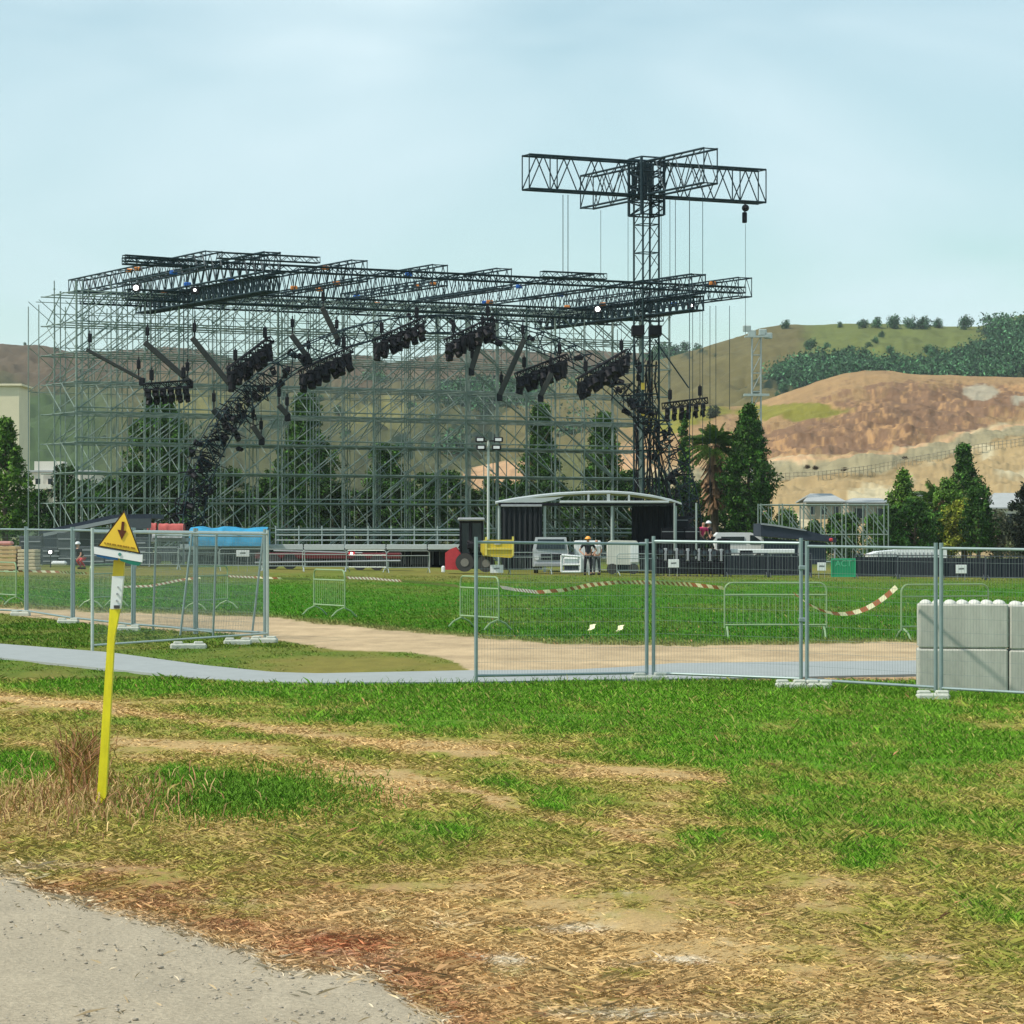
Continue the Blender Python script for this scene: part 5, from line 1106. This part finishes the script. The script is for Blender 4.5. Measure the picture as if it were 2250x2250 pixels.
person(GY(181, 147), R(-40), 'crouching person with a white helmet and red trousers left of the yellow sign', M_tee, M_red, M_white, False, .8, h=1.)
# ------------------------------------------------------------------ FENCE PANELS
def panel(A, B, hgt, label, lean=0., group='mesh fence panels', r=.026, tilt=None, mat_=M_fence):
    A = Vector(A); B = Vector(B); d = B-A; L_ = d.length; d.normalize(); nrm = Vector((-d.y, d.x, 0)).normalized()
    up = (UZ+nrm*lean+(d*tilt if tilt else Vector())).normalized()
    t = thing('mesh_fence', label, 'fence', A, group)
    zb = .11
    for p in (A, B): MB().tube(p+up*.02, p+up*hgt, r, 10).build('post', mat_, t)
    for z in (zb, hgt-.07): MB().tube(A+up*z, B+up*z, r*.72, 8).build('rail', mat_, t)
    m = MB(); nv = int(L_/.045); nh = 10
    for i in range(1, nv): p = A+d*L_*i/nv; m.tube(p+up*zb, p+up*(hgt-.07), .0013, 3, cap=False)
    for i in range(1, nh): z = zb+(hgt-.07-zb)*i/nh; m.tube(A+up*z, B+up*z, .0017, 3, cap=False)
    m.build('wire_mesh', M_wire, t)
    return t
def foot(p, rz, label, L_=.62):
    L_ *= .82; m = MB(); ax = (Vector((math.cos(rz), math.sin(rz), 0)), Vector((-math.sin(rz), math.cos(rz), 0)), UZ)
    m.bbox(Vector(p)+UZ*.03, (L_, .2, .11), ax, b=.025)
    for s_ in (-1, 1): m.bbox(Vector(p)+ax[0]*s_*L_*.28+UZ*.095, (.16, .15, .05), ax, b=.015)
    tag(m.build('fence_weight', M_foot), label, 'fence weight', 'white concrete feet under the fence')
hF = 1.96
panel(G(1046, 1503), G(1421, 1496), hF, 'fence panel between the single middle post and the pair of posts')
panel(G(1436, 1496), G(1760, 1509), hF+.04, 'fence panel right of the middle pair of posts')
panel(G(1773, 1511), G(2056, 1529), hF, 'fence panel whose right post stands before the concrete blocks')
panel(G(2068, 1531), G(2380, 1549), hF, 'fence panel running off the right edge in front of the blocks')
foot(G(1428, 1497), R(5), 'white concrete foot under the middle pair of posts'); foot(G(1738, 1513), R(0), 'large white concrete foot left of the second pair of posts', .5); foot(G(1800, 1514), 0, 'white concrete foot right of the second pair of posts', .4); foot(G(2050, 1538), 0, 'white concrete foot in front of the concrete blocks', .5)
m = MB(); m.bbox(G(1760, 1509)+Vector((.03, 0, .9)), (.12, .08, .06), b=.01); m.bbox(G(1760, 1509)+Vector((.03, 0, 1.6)), (.12, .08, .06), b=.01); tag(m.build('fence_clamp', M_fence), 'pair of steel clamps joining the second pair of posts', 'clamp')
lbs = ['fence panel at the left edge', 'fence panel just right of the left edge', 'fence panel left of the yellow marker post', 'fence panel right behind the yellow marker post', 'rear fence panel ending at the corner with the open panel']
PL = [(-110, 1346), (58, 1353), (160, 1369), (293, 1384), (430, 1395), (584, 1403)]
for i in range(5): panel(G(*PL[i])+Vector((.02, 0, 0)), G(*PL[i+1])-Vector((.02, 0, 0)), 2.04, lbs[i], r=.03)
for i, q in enumerate(((45, 1353), (150, 1370), (283, 1386))): foot(G(*q), R(0), ['white concrete foot of the leftmost fence post', 'white concrete foot of the second fence post from the left', 'white concrete foot behind the yellow marker post'][i], .55)
panel(G(203, 1433), G(588, 1405), 2.02, 'large bright fence panel standing open at an angle in the left foreground', r=.027, mat_=mat('bright_fence_steel', (.44, .50, .46), .4, .2))
MB_ = [((336, 1386), (468, 1402), 'leaning fence panel behind the open one, left of the vertical post'), ((396, 1398), (553, 1400), 'leaning fence panel behind the open one, near its right end')]
for a, b, lb in MB_: panel(G(*a), G(*b), 1.98, lb, tilt=.115, r=.022)
foot(G(414, 1425), R(8), 'large white foot lying in the grass under the open panel', .75); foot(G(522, 1416), R(4), 'white foot under the right end of the open panel', .6); foot(G(580, 1412), R(-4), 'white foot at the corner of the open panel', .6)
# ------------------------------------------------------------------ CONCRETE BLOCKS
def block(x, y, z, rz, label):
    t = local('concrete_block', label, 'concrete block', 'stacked concrete blocks'); t.location = (x, y, z); t.rotation_euler.z = rz
    m = MB(); m.bbox((0, 0, .295), (1.17, .62, .585), b=.022); m.build('block_body', M_conc, t); m = MB()
    for i in range(7):
        for j in (-1, 1):
            cx = -.48+.16*i; m.ball((cx, j*.16, .58), .078, 12, 5, (1, 1, .72), top=True)
    m.build('studs', mat('concrete_sunlit_top', (.56, .57, .52), .9, 0, .15, 8, .3), t); return t  # studs paler than the body: sunlight on the top put into the colour
b0 = G(2121, 1521); rz = R(-5); e = Vector((math.cos(rz), math.sin(rz), 0))
zb = b0.z-.01
for i in range(3):
    p = b0+e*1.18*i+Vector((0, .31, 0))
    nm = ['left', 'middle', 'right'][i]
    block(p.x, p.y, gz(p.x)-.02, rz+R([0, .6, -.4][i]), 'lower grey concrete block, %s of the row at the right edge' % ['leftmost', 'second', 'third'][i])
    block(p.x+.01, p.y+.01, gz(p.x)+.572, rz+R([-.7, .8, .2][i]), 'upper grey concrete block with round studs, %s of the row at the right edge' % ['leftmost', 'second', 'third'][i])
# ------------------------------------------------------------------ TAPE
def tape(pts, Y0, label, wd=.055, seg=.14, sag=None):
    P_ = [at(x, y, yy) for (x, y, yy) in pts]; d = [0]
    for a, b in zip(P_[:-1], P_[1:]): d.append(d[-1]+(b-a).length)
    m = MB(); n = int(d[-1]/seg); A = np.array(P_); pr = None
    for i in range(n+1):
        s = d[-1]*i/n; p = Vector([float(np.interp(s, d, A[:, k])) for k in range(3)]); tw = .9+.5*math.sin(i*.35)
        q = p+Vector((.0, .02*math.sin(tw*3), wd*(.55+.45*abs(math.cos(tw*.6)))+.01))
        if pr: m.add([pr[0]+Vector((.03, 0, 0)), p+Vector((.03, 0, 0)), q-Vector((.03, 0, 0)), pr[1]-Vector((.03, 0, 0))], [(0, 1, 2, 3)], i % 2)
        pr = (p, q)
    return tag(m.build('barrier_tape', [M_tape_w, M_tape_r]), label, 'tape')
def cat_(x0, y0, x1, y1, sag, Ya, Yb, n=14): return [(x0+(x1-x0)*i/n, y0+(y1-y0)*i/n+sag*4*(i/n)*(1-i/n), Ya+(Yb-Ya)*i/n) for i in range(n+1)]
Yb3, Yb4 = G(1816, 1402).y, G(1975, 1404).y
tape(cat_(1745, 1308, 1970, 1294, 52, Yb3-.4, Yb4-.4), 0, 'red and white tape hanging in a loop between the two right barriers', .07)
tape([(1100, 1294, 59), (1130, 1299, 62), (1180, 1305, 64), (1240, 1300, 64), (1300, 1289, 63), (1360, 1283, 62), (1440, 1284, 60), (1520, 1289, 58), (1590, 1296, 57.4)], 0, 'red and white tape lifted in a long curve between the middle and right barriers', .07)
tape([(762, 1272, 72), (820, 1274, 74), (880, 1279, 76), (940, 1284, 72), (1008, 1291, 62)], 0, 'red and white tape stretched from the second to the middle barrier', .055)
tape([(500, 1268, 78), (560, 1271, 80), (620, 1273, 80), (684, 1276, 75)], 0, 'faded tape running to the left barrier on the lawn', .05)
tape([(0, 1258, 92), (60, 1257, 92), (130, 1259, 92), (190, 1262, 90)], 0, 'pale tape along the lawn at the far left', .06)
tape([(245, 1292, 80), (330, 1290, 82), (400, 1276, 84), (440, 1271, 84)], 0, 'slack pale tape behind the open fence panel', .05)
for (x, y, lb) in ((1290, 1386, 'short piece of tape lying on the lawn left of the middle posts'), (1352, 1388, 'second short piece of tape lying on the lawn')):
    p = G(x, y); m = MB(); m.add([p, p+Vector((.07, 0, .02)), p+Vector((.20, .3, .13)), p+Vector((.14, .3, .13))], [(0, 1, 2, 3)]); m.add([p+Vector((.05, .0, .0)), p+Vector((.16, 0, .06)), p+Vector((.16, .1, .14)), p+Vector((.06, .1, .12))], [(0, 1, 2, 3)]); tag(m.build('tape_scrap', M_tape_w), lb, 'tape', 'tape scraps on the lawn')
# ------------------------------------------------------------------ YELLOW MARKER POST
pb = G(213, 1772); Yp = pb.y; t = thing('marker_post', 'yellow pipeline marker post with a triangular warning sign, leaning right', 'marker post', pb)
def Q_(px, py, dy=0): v = at(px, py, Yp+dy); return v
def slab(pts, dep, y, name, m_, par, sub=None): return MB().prism([Q_(x, yy, y) for x, yy in pts], (0, dep, 0)).build(name, m_, par)
slab([(208, 1776), (232, 1756), (251, 1400), (263, 1337), (241, 1337), (236, 1400), (213, 1750), (203, 1776)], .07, 0, 'post', M_lime, t)
slab([(246, 1266), (271, 1266), (264, 1338), (242, 1338)], .074, -.002, 'white_sleeve', mat('white_sleeve', (.72, .76, .74), .4, 0, .05), t)
slab([(250, 1226), (273, 1230), (270, 1266), (247, 1266)], .07, 0, 'post_top', mat('amber_post_top', (.68, .52, .03), .45), t)
slab([(250, 1330), (263, 1330), (262, 1337), (250, 1337)], .01, -.014, 'dark_label', M_ink, t)
m = MB()
for (x, y, s_) in ((259, 1290, 3), (257, 1305, 5), (256, 1320, 4)): m.prism([Q_(x-1.4, y-s_/2, -.012), Q_(x+1.4, y-s_/2, -.012), Q_(x+1.4, y+s_/2, -.012), Q_(x-1.4, y+s_/2, -.012)], (0, .008, 0))
m.build('print', M_grey, t)
s1 = slab([(272.5, 1121.5), (214.5, 1200), (308.5, 1217)], .03, -.05, 'warning_triangle', M_brown, t)
slab([(272.8, 1126.5), (219, 1198.5), (304.5, 1213.5)], .006, -.057, 'yellow_face', M_oy, s1)
slab([(267.5, 1146), (273.5, 1146.5), (271.5, 1165.5), (277.5, 1166.5), (267, 1186), (258, 1163.5), (265.5, 1165)], .005, -.0635, 'arrow', mat('arrow_brown', (.10, .022, .004), .5), s1)
m = MB()
for i, wd in enumerate((3, 5, 4, 6, 3, 5, 4, 6, 5, 3, 6, 4)):
    x = 229+i*5.8; y = 1193+(x-229)*.178; m.prism([Q_(x, y-1.8, -.0635), Q_(x+wd*.85, y-1.8+wd*.15, -.0635), Q_(x+wd*.85, y+1.6+wd*.15, -.0635), Q_(x, y+1.6, -.0635)], (0, .005, 0))
m.build('print', mat('faded_print', (.32, .19, .01), .6), s1)
s2 = slab([(206, 1201.5), (313, 1219), (312, 1235.5), (207, 1217)], .04, -.05, 'white_plate', mat('plate_white', (.78, .8, .8), .35, 0, .03), t)
slab([(208, 1217.6), (259, 1226.5), (259, 1231), (240, 1229), (214, 1223)], .035, -.048, 'blue_stripe', mat('stripe_blue', (.01, .09, .22), .4), s2)
slab([(262, 1227), (311, 1235.8), (305, 1243), (290, 1241), (264, 1232)], .035, -.048, 'green_stripe', mat('stripe_green', (.01, .17, .11), .4), s2)
c = Q_(263, 1218, -.056); MB().tube(c, c+Vector((0, .006, 0)), .012, 12).build('emblem', mat('emblem_teal', (.08, .28, .25), .5), s2)
# weeds round the post
def stalks(name, n, cx, cy, rx, ry, h0, h1, cols, label, cat='weeds'):
    vs = []; cs = []
    for i in range(n):
        px = random.gauss(cx, rx); py = random.gauss(cy, ry); p = G(px, py if cy > 1560 or py > np.interp(px, [1046, 1430, 1760, 2060, 2400], [1503, 1497, 1510, 1531, 1548])-1 else np.interp(px, [1046, 1430, 1760, 2060, 2400], [1503, 1497, 1510, 1531, 1548])+abs(random.gauss(0, 4))); h = random.uniform(h0, h1); a = random.uniform(0, 6.28); ln = random.uniform(.15, .9)*h; w_ = random.uniform(.002, .0045)
        m1 = p+Vector((math.cos(a)*ln*.35, math.sin(a)*ln*.35, h*.6)); e_ = p+Vector((math.cos(a)*ln, math.sin(a)*ln, h*random.uniform(.75, 1)))
        s_ = Vector((w_, 0, 0)); vs += [p-s_, p+s_, m1+s_, m1-s_, m1-s_, m1+s_, e_+s_*.6, e_-s_*.6]; c = random.choice(cols)*math.exp(random.gauss(0, .22)); cs += [c]*8
    v = np.array([tuple(x) for x in vs]); o = npmesh(name, v, np.arange(len(v)).reshape(-1, 4), M_blade, np.array(cs), loc=tuple(G(cx, cy))); tag(o, label, cat, kind='stuff')
stalks('dry_weeds', 1500, 165, 1762, 130, 30, .04, .15, [STRAW*1.15, STRAW, RED, OLIVE*.9], 'dry straw stalks tangled round the foot of the yellow post')
stalks('brown_weed', 700, 178, 1700, 24, 26, .08, .32, [RED*.8, srgb(150, 110, 60)*.7, OLIVE*.8], 'tall reddish brown dry weed just left of the yellow post')
stalks('green_tufts', 8000, 540, 1748, 125, 26, .02, .07, [GREEN, GREEN*.8, GREEN2], 'thick low green patch right of the yellow post')
stalks('fence_weeds', 2600, 1750, 1508, 420, 9, .03, .13, [GREEN, GREEN2, GREEN*.7], 'longer green grass along the foot of the fence')
# ------------------------------------------------------------------ HAZE
hz = MB().box((0, 1350, 149.5-3+0), (6400, 2860, 360)); ho = hz.build('haze', [], None); tag(ho, 'thin pale summer haze over the fields and hills', 'haze', kind='stuff')
hmz = bpy.data.materials.new('haze_air'); hmz.use_nodes = True; n = hmz.node_tree.nodes; n.clear(); oo = n.new('ShaderNodeOutputMaterial'); pv = n.new('ShaderNodeVolumePrincipled')
pv.inputs['Color'].default_value = (.80, .90, .95, 1); pv.inputs['Density'].default_value = .00008; pv.inputs['Anisotropy'].default_value = .0
hmz.node_tree.links.new(pv.outputs[0], oo.inputs['Volume']); ho.data.materials.append(hmz)
